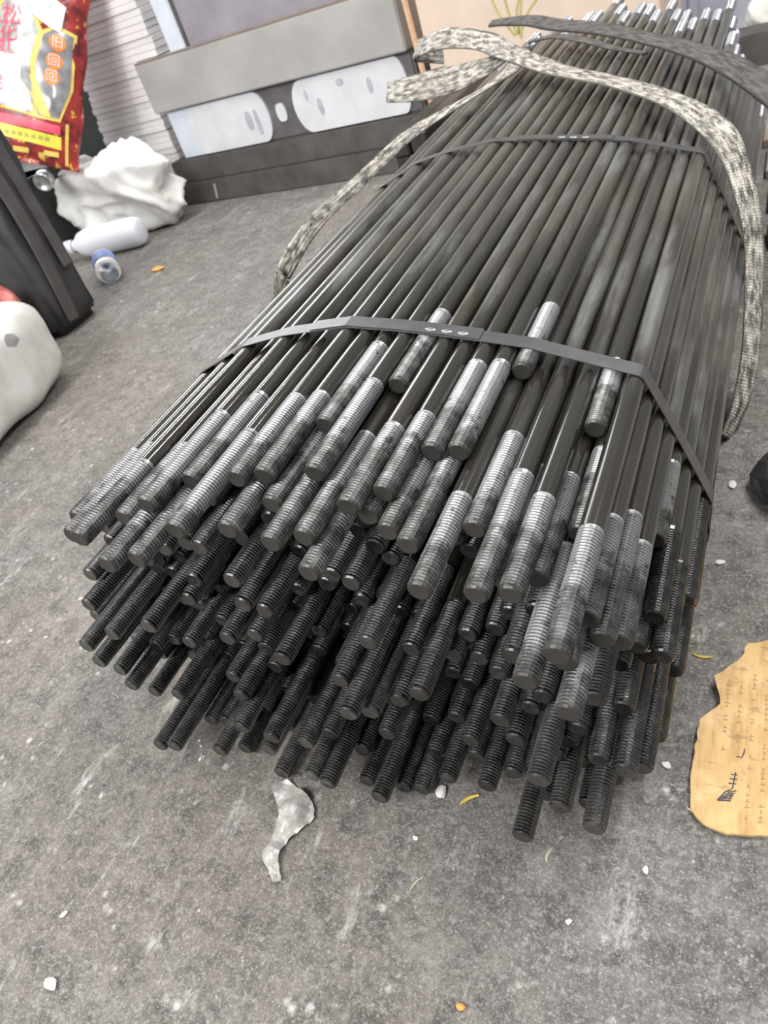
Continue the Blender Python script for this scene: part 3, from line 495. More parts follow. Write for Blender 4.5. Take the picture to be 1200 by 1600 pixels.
ribbon('main_strand', rel([
    (-0.70, 1.80, 0.378, 0.2, 0.8, 0.6, 0.020), (-0.735, 1.765, 0.398, 0.2, 0.8, 0.6, 0.019), (-0.725, 1.735, 0.412, 0.2, 0.8, 0.6, 0.022), (-0.645, 1.70, 0.420, 0.2, 0.8, 0.6, 0.023), (-0.560, 1.665, 0.404, 0.3, 0.9, 0.4, 0.023),
    (-0.500, 1.600, 0.388, 0.4, 1, 0.1, 0.024), (-0.435, 1.515, 0.380, 0.5, 1, 0.0, 0.023), (-0.363, 1.42, 0.373, 0.6, 1, -0.1, 0.023), (-0.291, 1.365, 0.361, 0.5, 1, -0.12, 0.023), (-0.235, 1.325, 0.349, 0.5, 1, -0.12, 0.022),
    (-0.177, 1.265, 0.337, 0.55, 0.9, -0.1, 0.021), (-0.133, 1.21, 0.325, 0.5, 0.8, 0.1, 0.020), (-0.093, 1.165, 0.298, 0.6, 0.8, 0.2, 0.020), (-0.070, 1.13, 0.250, 0.5, 0.8, 0.2, 0.017), (-0.055, 1.085, 0.195, 0.5, 0.8, 0.1, 0.0155),
    (-0.051, 1.03, 0.140, 0.55, 0.8, 0.0, 0.0145), (-0.052, 0.975, 0.088, 0.55, 0.8, 0.0, 0.0145), (-0.062, 0.925, 0.038, 0.5, 0.8, 0.0, 0.0145), (-0.078, 0.892, 0.006, 0.5, 1, 0.0, 0.014)], O),
    PALE_SLING, sl, 0.007, 0.0015)
ribbon('left_strand', rel([
    (-0.475, 1.585, 0.374, 1, 0.2, -0.1, 0.014), (-0.462, 1.52, 0.377, 1, 0.15, -0.1, 0.015), (-0.458, 1.445, 0.380, 1, 0.0, -0.1, 0.014), (-0.480, 1.38, 0.379, 0.9, -0.5, 0.1, 0.012), (-0.540, 1.335, 0.367, 0.5, -0.8, -0.3, 0.010),
    (-0.604, 1.30, 0.350, 0.2, -0.7, -0.9, 0.010), (-0.666, 1.205, 0.320, 0.2, -0.6, -1, 0.011), (-0.710, 1.12, 0.300, 0.1, -0.6, -1, 0.013),
    (-0.736, 1.04, 0.270, -0.1, -0.8, -0.6, 0.015), (-0.745, 0.98, 0.235, -0.1, -1, -0.3, 0.016), (-0.750, 0.94, 0.16, 0, -1, 0, 0.016), (-0.735, 0.92, 0.08, 0, -1, 0, 0.016), (-0.70, 0.91, 0.01, 0, -1, 0, 0.016)], O),
    PALE_SLING, sl, 0.006, 0.001)
ribbon('left_loop', rel([
    (-0.50, 1.615, 0.380, 0.1, 0.7, 0.5, 0.014), (-0.55, 1.625, 0.366, 0.1, 0.7, 0.6, 0.020), (-0.62, 1.64, 0.356, 0.1, 0.7, 0.8, 0.027), (-0.70, 1.66, 0.352, 0.1, 0.7, 0.8, 0.028),
    (-0.775, 1.68, 0.352, 0.1, 0.7, 0.8, 0.022), (-0.802, 1.70, 0.350, 0.1, 0.7, 0.8, 0.018), (-0.795, 1.725, 0.350, 0.1, 0.7, 0.8, 0.017), (-0.74, 1.755, 0.345, 0.1, 0.7, 0.8, 0.018), (-0.69, 1.78, 0.345, 0.1, 0.7, 0.7, 0.018)], O),
    PALE_SLING, sl, 0.006, 0.0015)
s2 = empty('dark_lifting_sling', (-0.2, 1.6, 0.3)); O2 = (-0.2, 1.6, 0.3)
tag(s2, 'dark grimy woven sling lying across the far rod ends', 'sling')
ribbon('upper_strand', rel([
    (-0.61, 1.885, 0.398, 0.2, 1, 0.3, 0.009), (-0.565, 1.855, 0.398, 0.2, 1, 0.3, 0.012), (-0.50, 1.80, 0.396, 0.3, 1, 0.2, 0.017), (-0.433, 1.735, 0.387, 0.35, 1, 0.1, 0.021), (-0.343, 1.66, 0.377, 0.45, 1, 0.0, 0.025), (-0.256, 1.58, 0.361, 0.5, 1, -0.1, 0.027),
    (-0.182, 1.51, 0.346, 0.5, 1, -0.1, 0.029), (-0.115, 1.45, 0.324, 0.45, 0.9, 0.0, 0.030), (-0.045, 1.405, 0.277, 0.4, 0.9, 0.1, 0.030), (0.025, 1.37, 0.20, 0.3, 0.9, 0.1, 0.030), (0.09, 1.35, 0.10, 0.2, 0.9, 0.1, 0.03), (0.13, 1.34, 0.03, 0.1, 1, 0, 0.03), (0.18, 1.34, 0.008, 0, 1, 0, 0.03), (0.3, 1.35, 0.008, 0, 1, 0, 0.03)], O2),
    DARK_SLING, s2, 0.009, 0.001)
ribbon('lower_fold', rel([
    (-0.47, 1.655, 0.384, 0.2, 1, 0, 0.006), (-0.42, 1.655, 0.382, 0.3, 1, 0, 0.010), (-0.36, 1.61, 0.373, 0.35, 1, 0, 0.011), (-0.30, 1.56, 0.359, 0.45, 1, -0.1, 0.010), (-0.24, 1.515, 0.347, 0.5, 1, -0.15, 0.007)], O2),
    DARK_SLING, s2, 0.005, 0.0005)

# dark square bars stacked against the far left flank
BAR = plain('dark_bar_steel', (0.05, 0.047, 0.045), 0.4, 0.4, 0.4, 30, 0.1, True)
bar_me = None
for i in range(7):
    for j in range(2):
        if bar_me is None:
            bar_me = bpy.data.meshes.new('square_bar')
            bm = bmesh.new(); bmesh.ops.create_cube(bm, size=1); bmesh.ops.scale(bm, vec=(0.039, 0.5, 0.039), verts=bm.verts)
            bmesh.ops.bevel(bm, geom=list(bm.edges), offset=0.003, segments=1, affect='EDGES'); bm.to_mesh(bar_me); bm.free()
        o = obj('square_bar', bar_me, BAR, None, (-0.727 - 0.0405 * j, 1.87 + rnd.uniform(-0.012, 0.012), 0.0196 + 0.0397 * i))
        tag(o, 'dark square steel bar, %s from floor in %s column beside rods' % (ORD[i], ('inner', 'outer')[j]), 'bar', 'dark square bars beside the rods')

# ------------------------------------------------------------------ boxes with bevelled edges
def box_me(name, sx, sy, sz, bev=0.003, at=(0, 0, 0)):
    bm = bmesh.new(); bmesh.ops.create_cube(bm, size=1)
    bmesh.ops.scale(bm, vec=(sx, sy, sz), verts=bm.verts)
    bmesh.ops.translate(bm, vec=(at[0] + sx / 2, at[1] + sy / 2, at[2] + sz / 2), verts=bm.verts)
    if bev: bmesh.ops.bevel(bm, geom=list(bm.edges), offset=bev, segments=2, affect='EDGES')
    return from_bm(name, bm)

# stacked goods along the back: local x runs along their front, local y goes back
BASE = Vector((-2.073, 2.444, 0)); YAW = math.atan2(-0.1111, 0.9938)
SD = Vector((math.cos(YAW), math.sin(YAW), 0)); BK = Vector((-math.sin(YAW), math.cos(YAW), 0))
def SP(s, back, z): return BASE + SD * s + BK * back + Vector((0, 0, z))
def set_back(o, s, back, z): o.location = SP(s, back, z); o.rotation_euler.z = YAW; return o
DARKWOOD = plain('dark_timber', (0.085, 0.075, 0.07), 0.7, 0, 0.35, 14, 0.3, True)
GREYSTEEL = plain('pale_sheet_metal', (0.46, 0.445, 0.43), 0.45, 0.3, 0.18, 5, 0.05, True)
BROWN = plain('brown_edge', (0.24, 0.19, 0.16), 0.6, 0.1, 0.25, 20)
WHITE = plain('white_print', (0.66, 0.66, 0.69), 0.5, 0, 0.1, 12)
PALEBLUE = plain('pale_blue_board', (0.62, 0.66, 0.74), 0.5, 0, 0.1, 12)
CHAR = plain('charcoal_wrap', (0.13, 0.12, 0.125), 0.5, 0, 0.3, 14)
PLUM = plain('plum_grey_carton', (0.27, 0.25, 0.28), 0.55, 0, 0.2, 8)
BOARD = plain('white_board', (0.74, 0.71, 0.71), 0.6, 0, 0.06, 6, 0, True)

t1 = set_back(obj('timber_batten', box_me('timber_batten', 1.12, 0.30, 0.077, 0.004), DARKWOOD), -0.055, 0.0, 0.0)
tag(t1, 'dark brown timber beam lying on the floor under the stack', 'beam', 'timber beams under the stack')
t2 = set_back(obj('timber_batten', box_me('timber_batten', 1.10, 0.29, 0.078, 0.004), DARKWOOD), -0.035, 0.012, 0.0775)
tag(t2, 'dark timber beam stacked directly below the white-labelled package', 'beam', 'timber beams under the stack')
notch = obj('splinter', box_me('splinter', 0.01, 0.002, 0.055, 0.0008), plain('raw_wood', (0.45, 0.38, 0.36), 0.7), t1, (0.19, -0.0015, 0.012))
notch.rotation_euler.y = 0.25

pk = set_back(empty('labelled_package'), 0.035, 0.035, 0.156)
tag(pk, 'long charcoal package with two rounded white label panels', 'package')
obj('body', box_me('body', 1.03, 0.25, 0.168, 0.006), CHAR, pk)
def rounded_panel(name, x0, x1, h, rl, rr, th, m, parent, loc):
    """a flat panel whose left and right ends bow outwards"""
    pts = []
    n = 10
    for i in range(n + 1):
        a = -math.pi / 2 + math.pi * i / n
        pts.append((x1 - rr + rr * math.cos(a), h / 2 + h / 2 * math.sin(a)))
    for i in range(n + 1):
        a = math.pi / 2 + math.pi * i / n
        pts.append((x0 + rl + rl * math.cos(a), h / 2 + h / 2 * math.sin(a)))
    bm = bmesh.new(); vs_ = [bm.verts.new((p[0], 0, p[1])) for p in pts]
    fc = bm.faces.new(vs_); r = bmesh.ops.extrude_face_region(bm, geom=[fc])
    bmesh.ops.translate(bm, vec=(0, -th, 0), verts=[g for g in r['geom'] if isinstance(g, bmesh.types.BMVert)])
    return obj(name, from_bm(name, bm), m, parent, loc)
obj('end_panel', box_me('end_panel', 0.115, 0.004, 0.160, 0.001), PALEBLUE, pk, (0.002, -0.004, 0.004))
rounded_panel('label_panel', 0.085, 0.455, 0.158, 0.03, 0.045, 0.008, WHITE, pk, (0, 0, 0.005))
rounded_panel('label_panel', 0.565, 1.0, 0.158, 0.05, 0.03, 0.008, WHITE, pk, (0, 0, 0.005))
dot = rounded_panel('sticker', 0.485, 0.525, 0.055, 0.012, 0.012, 0.005, WHITE, pk, (0, 0, 0.055))
SMUDGE = plain('grey_smudge', (0.42, 0.43, 0.47), 0.6, 0, 0.2, 30)
for (px, pz, w, h) in ((0.35, 0.05, 0.03, 0.06), (0.39, 0.03, 0.02, 0.08), (0.62, 0.1, 0.012, 0.03), (0.66, 0.05, 0.02, 0.05), (0.86, 0.08, 0.018, 0.045), (0.75, 0.12, 0.03, 0.02)):
    rounded_panel('printed_mark', px, px + w, h, w * 0.4, w * 0.4, 0.0012, SMUDGE, pk, (0, -0.008, pz))

mb = set_back(empty('metal_profile'), 0.0, 0.01, 0.3245)
tag(mb, 'long pale grey sheet metal profile with brown top edge', 'profile')
obj('body', box_me('body', 1.065, 0.26, 0.160, 0.004), GREYSTEEL, mb)
obj('lip', box_me('lip', 1.065, 0.03, 0.006, 0.0015), BROWN, mb, (0, 0.002, 0.160))
c1 = set_back(obj('carton', box_me('carton', 0.075, 0.18, 0.30, 0.004), PALEBLUE), 0.158, 0.042, 0.4850)
tag(c1, 'narrow pale blue carton standing on the grey metal profile', 'carton')
c2 = set_back(empty('carton'), 0.238, 0.05, 0.4850)
tag(c2, 'plum grey carton with dark left edge above the metal profile', 'carton')
obj('body', box_me('body', 0.62, 0.2, 0.32, 0.004), PLUM, c2)
obj('edge_strip', box_me('edge_strip', 0.014, 0.01, 0.32, 0.002), DARKWOOD, c2, (-0.002, -0.004, 0))
# white boards, one by one
MORE = ['twenty-second', 'twenty-third', 'twenty-fourth', 'twenty-fifth', 'twenty-sixth', 'twenty-seventh', 'twenty-eighth', 'twenty-ninth',
        'thirtieth', 'thirty-first', 'thirty-second', 'thirty-third', 'thirty-fourth', 'thirty-fifth', 'thirty-sixth', 'thirty-seventh']
for i in range(37):
    s0 = -0.478 + 0.004 * i + rnd.uniform(-0.006, 0.006)
    s1 = (-0.066 if i < 23 else 0.045) + rnd.uniform(-0.005, 0.0)
    o = set_back(obj('white_board', box_me('white_board', s1 - s0, 0.30, 0.0205, 0.0015), BOARD), s0, 0.10 + rnd.uniform(-0.004, 0.004), i * 0.0212)
    tag(o, 'thin white board, %s from the floor in the white stack at the back' % (ORD + MORE)[i], 'board', 'white boards stacked at the back')

# cardboard box behind the far rod ends
KRAFT = plain('cream_cardboard', (0.66, 0.53, 0.43), 0.8, 0, 0.08, 9)
KRAFT_EDGE = plain('cut_cardboard', (0.62, 0.40, 0.25), 0.85, 0, 0.15, 60)
cb = empty('cardboard_box', (-0.955, 2.285, 0)); cb.rotation_euler.z = -0.02
tag(cb, 'cream cardboard box with a printed plant behind the rod ends', 'box')
obj('body', box_me('body', 0.62, 0.34, 0.62, 0.003), KRAFT, cb, (0.016, 0.012, 0))
fp = obj('flap', box_me('flap', 0.015, 0.012, 0.60, 0.003), KRAFT_EDGE, cb, (-0.001, -0.008, 0.01)); fp.rotation_euler.y = -0.03
def strokes(name, lines, m, parent, loc=(0, 0, 0), rad=0.003):
    """thin printed strokes lying on a front face (local x, z)"""
    v, f = [], []
    for L_ in lines:
        pts = [Vector((p[0], 0, p[1])) for p in L_]; o = len(v)
        for i, p in enumerate(pts):
            d = (pts[min(i + 1, len(pts) - 1)] - pts[max(i - 1, 0)]).normalized(); s = Vector((-d.z, 0, d.x)) * rad
            for q in (p + s, p - s):
                v.append(q + Vector((0, 0.0004, 0))); v.append(q - Vector((0, 0.0006, 0)))
        for i in range(len(pts) - 1):
            a = o + i * 4; b_ = a + 4
            f += [(a + 1, a + 3, b_ + 3, b_ + 1), (a, a + 1, b_ + 1, b_), (a + 3, a + 2, b_ + 2, b_ + 3)]
    bm = bmesh.new(); me = mesh(name, v, f); bm.from_mesh(me); bpy.data.meshes.remove(me)
    return obj(name, from_bm(name, bm), m, parent, loc)
OLIVE = plain('olive_print', (0.42, 0.40, 0.14), 0.7); REDP = plain('red_print', (0.62, 0.12, 0.12), 0.7)
def arc(x0, z0, x1, z1, bow, n=8):
    return [(x0 + (x1 - x0) * t / n + bow * math.sin(math.pi * t / n), z0 + (z1 - z0) * t / n) for t in range(n + 1)]
strokes('printed_leaves', [arc(0.255, 0.30, 0.21, 0.47, -0.02), arc(0.262, 0.30, 0.25, 0.48, -0.012), arc(0.266, 0.30, 0.29, 0.48, 0.01), arc(0.268, 0.30, 0.35, 0.45, -0.03), arc(0.27, 0.29, 0.40, 0.41, -0.03)], OLIVE, cb, (0.016, 0.0115, 0), 0.0028)
strokes('printed_mark', [arc(0.385, 0.36, 0.42, 0.47, 0.008), arc(0.40, 0.41, 0.43, 0.42, 0.0), arc(0.262, 0.42, 0.27, 0.50, 0.0)], REDP, cb, (0.016, 0.0115, 0), 0.005)

# ------------------------------------------------------------------ soft crumpled things
def blob_me(name, sx, sy, sz, p=2.6, amp=0.02, freq=6, seed=0.0, crease=0.02, cfreq=4, flat=True):
    bm = bmesh.new(); bmesh.ops.create_icosphere(bm, subdivisions=5, radius=1)
    for v in bm.verts:
        d = v.co.normalized()
        r = (abs(d.x) ** p + abs(d.y) ** p + abs(d.z) ** p) ** (-1 / p)
        q = Vector((d.x * r * sx, d.y * r * sy, d.z * r * sz))
        s = Vector((seed, seed * 1.7, -seed))
        nn = noise.noise(q * freq + s); qa = Vector((q.x * 0.45, q.y, q.z)) + Vector((0, 0, 0.35 * q.x)); rg = 1 - abs(noise.noise(qa * cfreq + s * 2)) * 2
        rg2 = 1 - abs(noise.noise(qa * cfreq * 2.1 + s * 3)) * 2
        q += d * (amp * nn + crease * (max(rg, 0) ** 2 - 0.5) + crease * 0.35 * (max(rg2, 0) ** 2 - 0.5))
        v.co = q
    zmin = -sz * 0.93
    for v in bm.verts:
        if flat and v.co.z < zmin: v.co.z = zmin
        v.co.z -= zmin
    me = from_bm(name, bm)
    for q in me.polygons: q.use_smooth = True
    return me
SACKW = NT('white_woven_plastic')
_v = SACKW.coords('Object'); _n = SACKW.noise(_v, 9, 5); _w = SACKW.noise(_v, 300, 2)
SACKW.set(Base_Color=SACKW.ramp(_n, [(0.3, (0.56, 0.545, 0.51)), (0.62, (0.82, 0.81, 0.79))]), Roughness=0.45)
SACKW.bump(_w, 0.15, 0.001); SACKW = SACKW.m
o = obj('white_sack', blob_me('white_sack', 0.29, 0.11, 0.140, 2.5, 0.035, 4, 2.2, 0.06, 6.5), SACKW, None, (-2.25, 2.29, 0))
o.rotation_euler.z = -0.12
tag(o, 'crumpled off-white plastic sack lying in front of the white boards', 'sack')
sk = empty('printed_sack', (-1.735, 0.94, 0)); sk.rotation_euler.z = 0.16
tag(sk, 'plump white sack with grey printed marks at the left edge', 'sack')
obj('body', blob_me('body', 0.215, 0.275, 0.122, 4.0, 0.015, 5, 5.1, 0.010, 4), SACKW, sk)
INK = plain('grey_ink', (0.30, 0.29, 0.30), 0.6)
def decal(name, body, poly, m, parent, cuts=8):
    """ink laid on a soft body: the polygon is cut up and dropped on to the surface from above or from the side"""
    bm = bmesh.new(); bm.faces.new([bm.verts.new((p[0], p[1], 0)) for p in poly])
    for k2 in range(1, cuts):
        for ax in (0, 1):
            lo = min(p[ax] for p in poly); hi = max(p[ax] for p in poly); c = [0, 0, 0]; c[ax] = lo + (hi - lo) * k2 / cuts; nn = [0, 0, 0]; nn[ax] = 1
            bmesh.ops.bisect_plane(bm, geom=bm.verts[:] + bm.edges[:] + bm.faces[:], plane_co=c, plane_no=nn)
    from mathutils.bvhtree import BVHTree
    bvh = BVHTree.FromPolygons([v.co for v in body.vertices], [tuple(p.vertices) for p in body.polygons])
    d = Vector((-0.75, 0, -0.66))
    for v in bm.verts:
        h = bvh.ray_cast(Vector((0.45 + v.co.y * 0.66, v.co.x, 0.5 - v.co.y * 0.75)), d)
        if h[0] is not None: v.co = h[0] + h[1] * 0.0012
    me = bpy.data.meshes.new(name); bm.normal_update(); bm.to_mesh(me); bm.free()
    return obj(name, me, m, parent, smooth=True)
_body = sk.children[0].data
for pl_ in ([(0.02, 0.03), (0.05, 0.035), (0.055, 0.0), (0.03, -0.01)], [(-0.06, -0.02), (-0.03, -0.015), (-0.035, -0.05), (-0.062, -0.045)], [(0.07, 0.09), (0.09, 0.1), (0.11, 0.095), (0.108, 0.08), (0.09, 0.072), (0.076, 0.078)],
            [(-0.02, -0.09), (0.02, -0.085), (0.018, -0.1), (-0.02, -0.105)], [(-0.10, 0.05), (-0.09, 0.062), (-0.07, 0.058), (-0.068, 0.03), (-0.08, 0.02), (-0.094, 0.028)]):
    decal('printed_mark', _body, pl_, INK, sk)
def chunk_me(name, r, seed, sq=(1, 1, 1), sub=2):
    bm = bmesh.new(); bmesh.ops.create_icosphere(bm, subdivisions=sub, radius=r)
    for v in bm.verts:
        v.co *= 1 + 0.45 * noise.noise(v.co / r * 0.9 + Vector((seed, 0, seed)))
        v.co = Vector((v.co.x * sq[0], v.co.y * sq[1], v.co.z * sq[2]))
    zmin = min(v.co.z for v in bm.verts)
    for v in bm.verts: v.co.z -= zmin
    return from_bm(name, bm)
# ------------------------------------------------------------------ upright black bag
BLACK = plain('black_oilcloth', (0.045, 0.044, 0.046), 0.55, 0, 0.3, 14, 0.25)
BLACK2 = plain('worn_black_strap', (0.085, 0.08, 0.08), 0.5, 0, 0.25, 20)
bb = empty('black_bag', (-1.95, 1.49, 0)); tag(bb, 'tall upright black bag with vertical straps beside the white sack', 'bag')
def soft_box(name, sx, sy, sz, r, seed, amp):
    bm = bmesh.new(); bmesh.ops.create_cube(bm, size=1); bmesh.ops.scale(bm, vec=(sx, sy, sz), verts=bm.verts)
    bmesh.ops.bevel(bm, geom=list(bm.edges), offset=r, segments=3, affect='EDGES')
    bmesh.ops.subdivide_edges(bm, edges=[e for e in bm.edges if e.calc_length() > 0.06], cuts=9, use_grid_fill=True)
    for v in bm.verts:
        w = amp * noise.noise(v.co * 9 + Vector((seed, seed, seed)))
        v.co += Vector((w, w * 0.7, 0)); v.co.z += sz / 2
    me = from_bm(name, bm)
    for p in me.polygons: p.use_smooth = True
    return me
obj('body', soft_box('body', 0.28, 0.185, 0.62, 0.025, 1.3, 0.012), BLACK, bb)
for (y, z0, z1, tw) in ((-0.035, 0.03, 0.60, 0.020), (0.03, 0.16, 0.60, 0.018)):
    rows = [(0.149 + 0.006 * math.sin(z * 9 + y * 40), y + 0.012 * math.sin(z * 6), z, 0.05, 1, 0, tw) for z in [z0 + (z1 - z0) * i / 6 for i in range(7)]]
    ribbon('strap', rows, BLACK2, bb, 0.006, 0.001)

# ------------------------------------------------------------------ dark crate, tools, snack packet
CRATE = plain('dark_green_crate', (0.030, 0.036, 0.033), 0.6, 0, 0.3, 10)
cr = empty('dark_crate', (-3.00, 2.16, 0)); tag(cr, 'dark crate in shadow under the red snack packet', 'crate'); cr.rotation_euler.z = -0.1
obj('body', box_me('body', 0.42, 0.24, 0.27, 0.008), CRATE, cr)
obj('rim', box_me('rim', 0.44, 0.26, 0.025, 0.006), CRATE, cr, (-0.01, -0.01, 0.245))
dp = set_back(empty('dark_gap_filler'), -0.98, 0.32, 0); tag(dp, 'dark green sheets added to fill the dark gap behind the snack packet', 'sheets')
for i in range(3): obj('sheet', box_me('sheet', 0.46 - 0.02 * i, 0.03, 0.62 + 0.05 * i, 0.003), CRATE, dp, (0.01 * i, 0.034 * i, 0))  # added so the background gap beside the packet comes out dark

# snack packet: local x across, local y up, local z out of the front
def packet_material():
    t = NT('red_foil'); v = t.coords('Object')
    a = t.noise(v, 22, 3); b_ = t.noise(v, 35, 2)
    base = t.ramp(a, [(0.35, (0.10, 0.014, 0.02)), (0.5, (0.26, 0.028, 0.025)), (0.7, (0.42, 0.045, 0.04))])
    base = t.mix(t.ramp(b_, [(0.62, 0.0), (0.66, 0.9)]), base, (0.72, 0.45, 0.06))
    t.set(Base_Color=base, Roughness=0.28); t.bump(t.noise(v, 14, 4), 0.5, 0.01)
    return t.m
FOIL = packet_material()
GOLD = plain('gold_print', (0.72, 0.52, 0.12), 0.4); YEL = plain('yellow_print', (0.80, 0.66, 0.08), 0.4, 0, 0.15, 60)
CLEAR = plain('silver_window', (0.46, 0.46, 0.45), 0.2, 0.3, 0.55, 22); WHT = plain('painted_white_sheen', (0.70, 0.68, 0.64), 0.3, 0, 0.1, 10)
GREYW = plain('dark_window', (0.28, 0.28, 0.29), 0.2, 0.3, 0.5, 24)
PINK = plain('pink_print', (0.80, 0.10, 0.16), 0.4); ORANGE = plain('orange_print', (0.78, 0.24, 0.05), 0.4); PURP = plain('pale_ink', (0.78, 0.58, 0.60), 0.5)
TAGW = plain('paper_tag', (0.86, 0.83, 0.84), 0.7, 0, 0.03, 10); DIMINK = plain('faint_ink', (0.52, 0.49, 0.53), 0.7)
OLIVEINK = plain('olive_ink', (0.40, 0.40, 0.10), 0.6)
PW, PH = 0.150, 0.312
def surf(x, y, off=0.0):
    u, w = max(-1, min(1, x / PW)), max(-1, min(1, y / PH))
    h = 0.055 * (1 - abs(u) ** 3) * (1 - abs(w) ** 4)
    h += 0.006 * noise.noise(Vector((x * 16, y * 16, 0.5)))
    return Vector((x, y, h + off))
sp_ = empty('snack_packet', (-2.313, 2.282, 0.583))
exv = Vector((0.7643, 0.4221, -0.4874)); eyv = Vector((0.2343, 0.5224, 0.8199)); ezv = exv.cross(eyv).normalized()
sp_.rotation_euler = Matrix((exv, eyv, ezv)).transposed().to_euler()
tag(sp_, 'red and gold snack packet with clear window and Chinese lettering', 'packet')
def patch(name, poly, m, off, parent, n=26):
    """a printed area: the polygon cut into small quads laid on the packet's bulge"""
    xs = [p[0] for p in poly]; ys = [p[1] for p in poly]
    bm = bmesh.new(); bm.faces.new([bm.verts.new((p[0], p[1], 0)) for p in poly])
    for k in range(1, n):
        for ax, lo, hi in ((0, min(xs), max(xs)), (1, min(ys), max(ys))):
            c = [0, 0, 0]; c[ax] = lo + (hi - lo) * k / n; nn = [0, 0, 0]; nn[ax] = 1
            bmesh.ops.bisect_plane(bm, geom=bm.verts[:] + bm.edges[:] + bm.faces[:], plane_co=c, plane_no=nn)
    for v in bm.verts: v.co = surf(v.co.x, v.co.y, off)
    me = bpy.data.meshes.new(name); bm.normal_update(); bm.to_mesh(me); bm.free()
    return obj(name, me, m, parent, smooth=True)
gv, gf = [], []
G = 30
for side in (1, -1):
    for i in range(G + 1):
        for j in range(G + 1):
            x = -PW + 2 * PW * i / G; y = -PH + 2 * PH * j / G
            p = surf(x, y); p.z = p.z * side - (0.002 if side < 0 else 0)
            p.x *= 1 + 0.03 * math.sin(y * 30) * (abs(x) / PW); gv.append(p)
S1 = (G + 1) ** 2
for i in range(G):
    for j in range(G):
        a = i * (G + 1) + j; q = (a, a + G + 1, a + G + 2, a + 1)
        gf.append(q); gf.append(tuple(S1 + k for k in q[::-1]))
bd = [i * (G + 1) for i in range(G)] + [G * (G + 1) + j for j in range(G)] + [i * (G + 1) + G for i in range(G, 0, -1)] + [j for j in range(G, 0, -1)]
for i in range(len(bd)):
    a, b_ = bd[i], bd[(i + 1) % len(bd)]; gf.append((b_, a, S1 + a, S1 + b_))
obj('pouch', mesh('pouch', gv, gf), FOIL, sp_, smooth=True)
k = 0.0020   # metres on the packet for one unit of the layout below (origin at the packet's centre, y up)
def P(*l): return [(x * k, y * k) for x, y in l]
patch('window_border', P((-62, 82), (-40, 96), (-8, 84), (10, 50), (30, 62), (62, 56), (60, -30), (44, -84), (10, -84), (-72, -76), (-72, 20)), GOLD, 0.001, sp_)
patch('window', P((-58, 78), (-38, 91), (-11, 80), (4, 48), (-8, 0), (0, -60), (-6, -79), (-68, -72), (-68, 20)), CLEAR, 0.002, sp_)
patch('window', P((12, 44), (30, 57), (57, 51), (56, -28), (42, -79), (8, -79), (4, -50), (2, 0)), GREYW, 0.002, sp_)
patch('painted_sheen', P((-64, 10), (-22, 4), (-20, -30), (-8, -44), (2, -76), (-66, -68)), WHT, 0.003, sp_)  # reflection on the window painted as a white patch
patch('yellow_motif', P((-8, -20), (2, -22), (22, -62), (30, -80), (12, -78), (2, -60), (-8, -44), (2, -48)), GOLD, 0.0035, sp_)
patch('red_stripe', P((-72, -86), (44, -90), (44, -104), (-72, -100)), PINK, 0.001, sp_)
patch('yellow_strip', P((-72, -101), (46, -107), (46, -127), (-72, -120)), YEL, 0.002, sp_)
for i in range(7): patch('strip_mark', P((-46 + 11 * i, -111), (-39 + 11 * i, -111), (-39 + 11 * i, -117), (-46 + 11 * i, -117)), OLIVEINK, 0.003, sp_, 3)
for (x, y, w) in ((-20, -138, 26), (14, -141, 10), (30, -136, 24)): patch('gold_motif', P((x - w / 2, y + 4), (x + w / 2, y + 5), (x + w / 2, y - 3), (x - w / 2, y - 4)), GOLD, 0.002, sp_, 5)
patch('side_piping', P((52, -84), (57, -84), (57, -150), (52, -150)), GOLD, 0.0015, sp_)
for cy in (36, 8, -16):
    cx_ = 34 - (36 - cy) * 0.13
    pc = patch('orange_disc', P(*[(cx_ + 13 * math.cos(a), cy + 13 * math.sin(a)) for a in [2 * math.pi * i / 16 for i in range(16)]]), ORANGE, 0.003, sp_, 8)
def glyph(ch, x, y, size, m, off=0.004):
    cu = bpy.data.curves.new('lettering', 'FONT'); cu.body = ch; cu.size = size * k * 1.15; cu.align_x = 'CENTER'; cu.align_y = 'CENTER'
    to = bpy.data.objects.new('lettering', cu); col.objects.link(to)
    dg = bpy.context.evaluated_depsgraph_get(); dg.update()
    me = bpy.data.meshes.new_from_object(to.evaluated_get(dg)); bpy.data.objects.remove(to); bpy.data.curves.remove(cu)
    if len(me.vertices) == 0: return None
    for v in me.vertices: v.co = surf(v.co.x + x * k, v.co.y + y * k, off)
    me.materials.clear(); me.name = 'lettering'
    return obj('lettering', me, m, sp_)
for ch, x, y, s in (('松', -38, 62, 30), ('花', -44, 38, 30), ('虹', -48, 14, 24), ('泥', -62, -42, 22)): glyph(ch, x, y, s, PINK)
for ch, x, y in (('旧', 34, 36), ('回', 30, 8), ('回', 27, -16)): glyph(ch, x, y, 17, PURP)
pt = patch('price_tag', P((-14, 118), (44, 92), (38, 52), (22, 56), (2, 66), (-22, 80)), TAGW, 0.006, sp_)
for (x, y) in ((-6, 88), (8, 100), (8, 84), (20, 88)): patch('tag_print', P((x - 3, y + 4), (x + 3, y + 3), (x + 3, y - 4), (x - 3, y - 3)), DIMINK, 0.0075, sp_, 3)

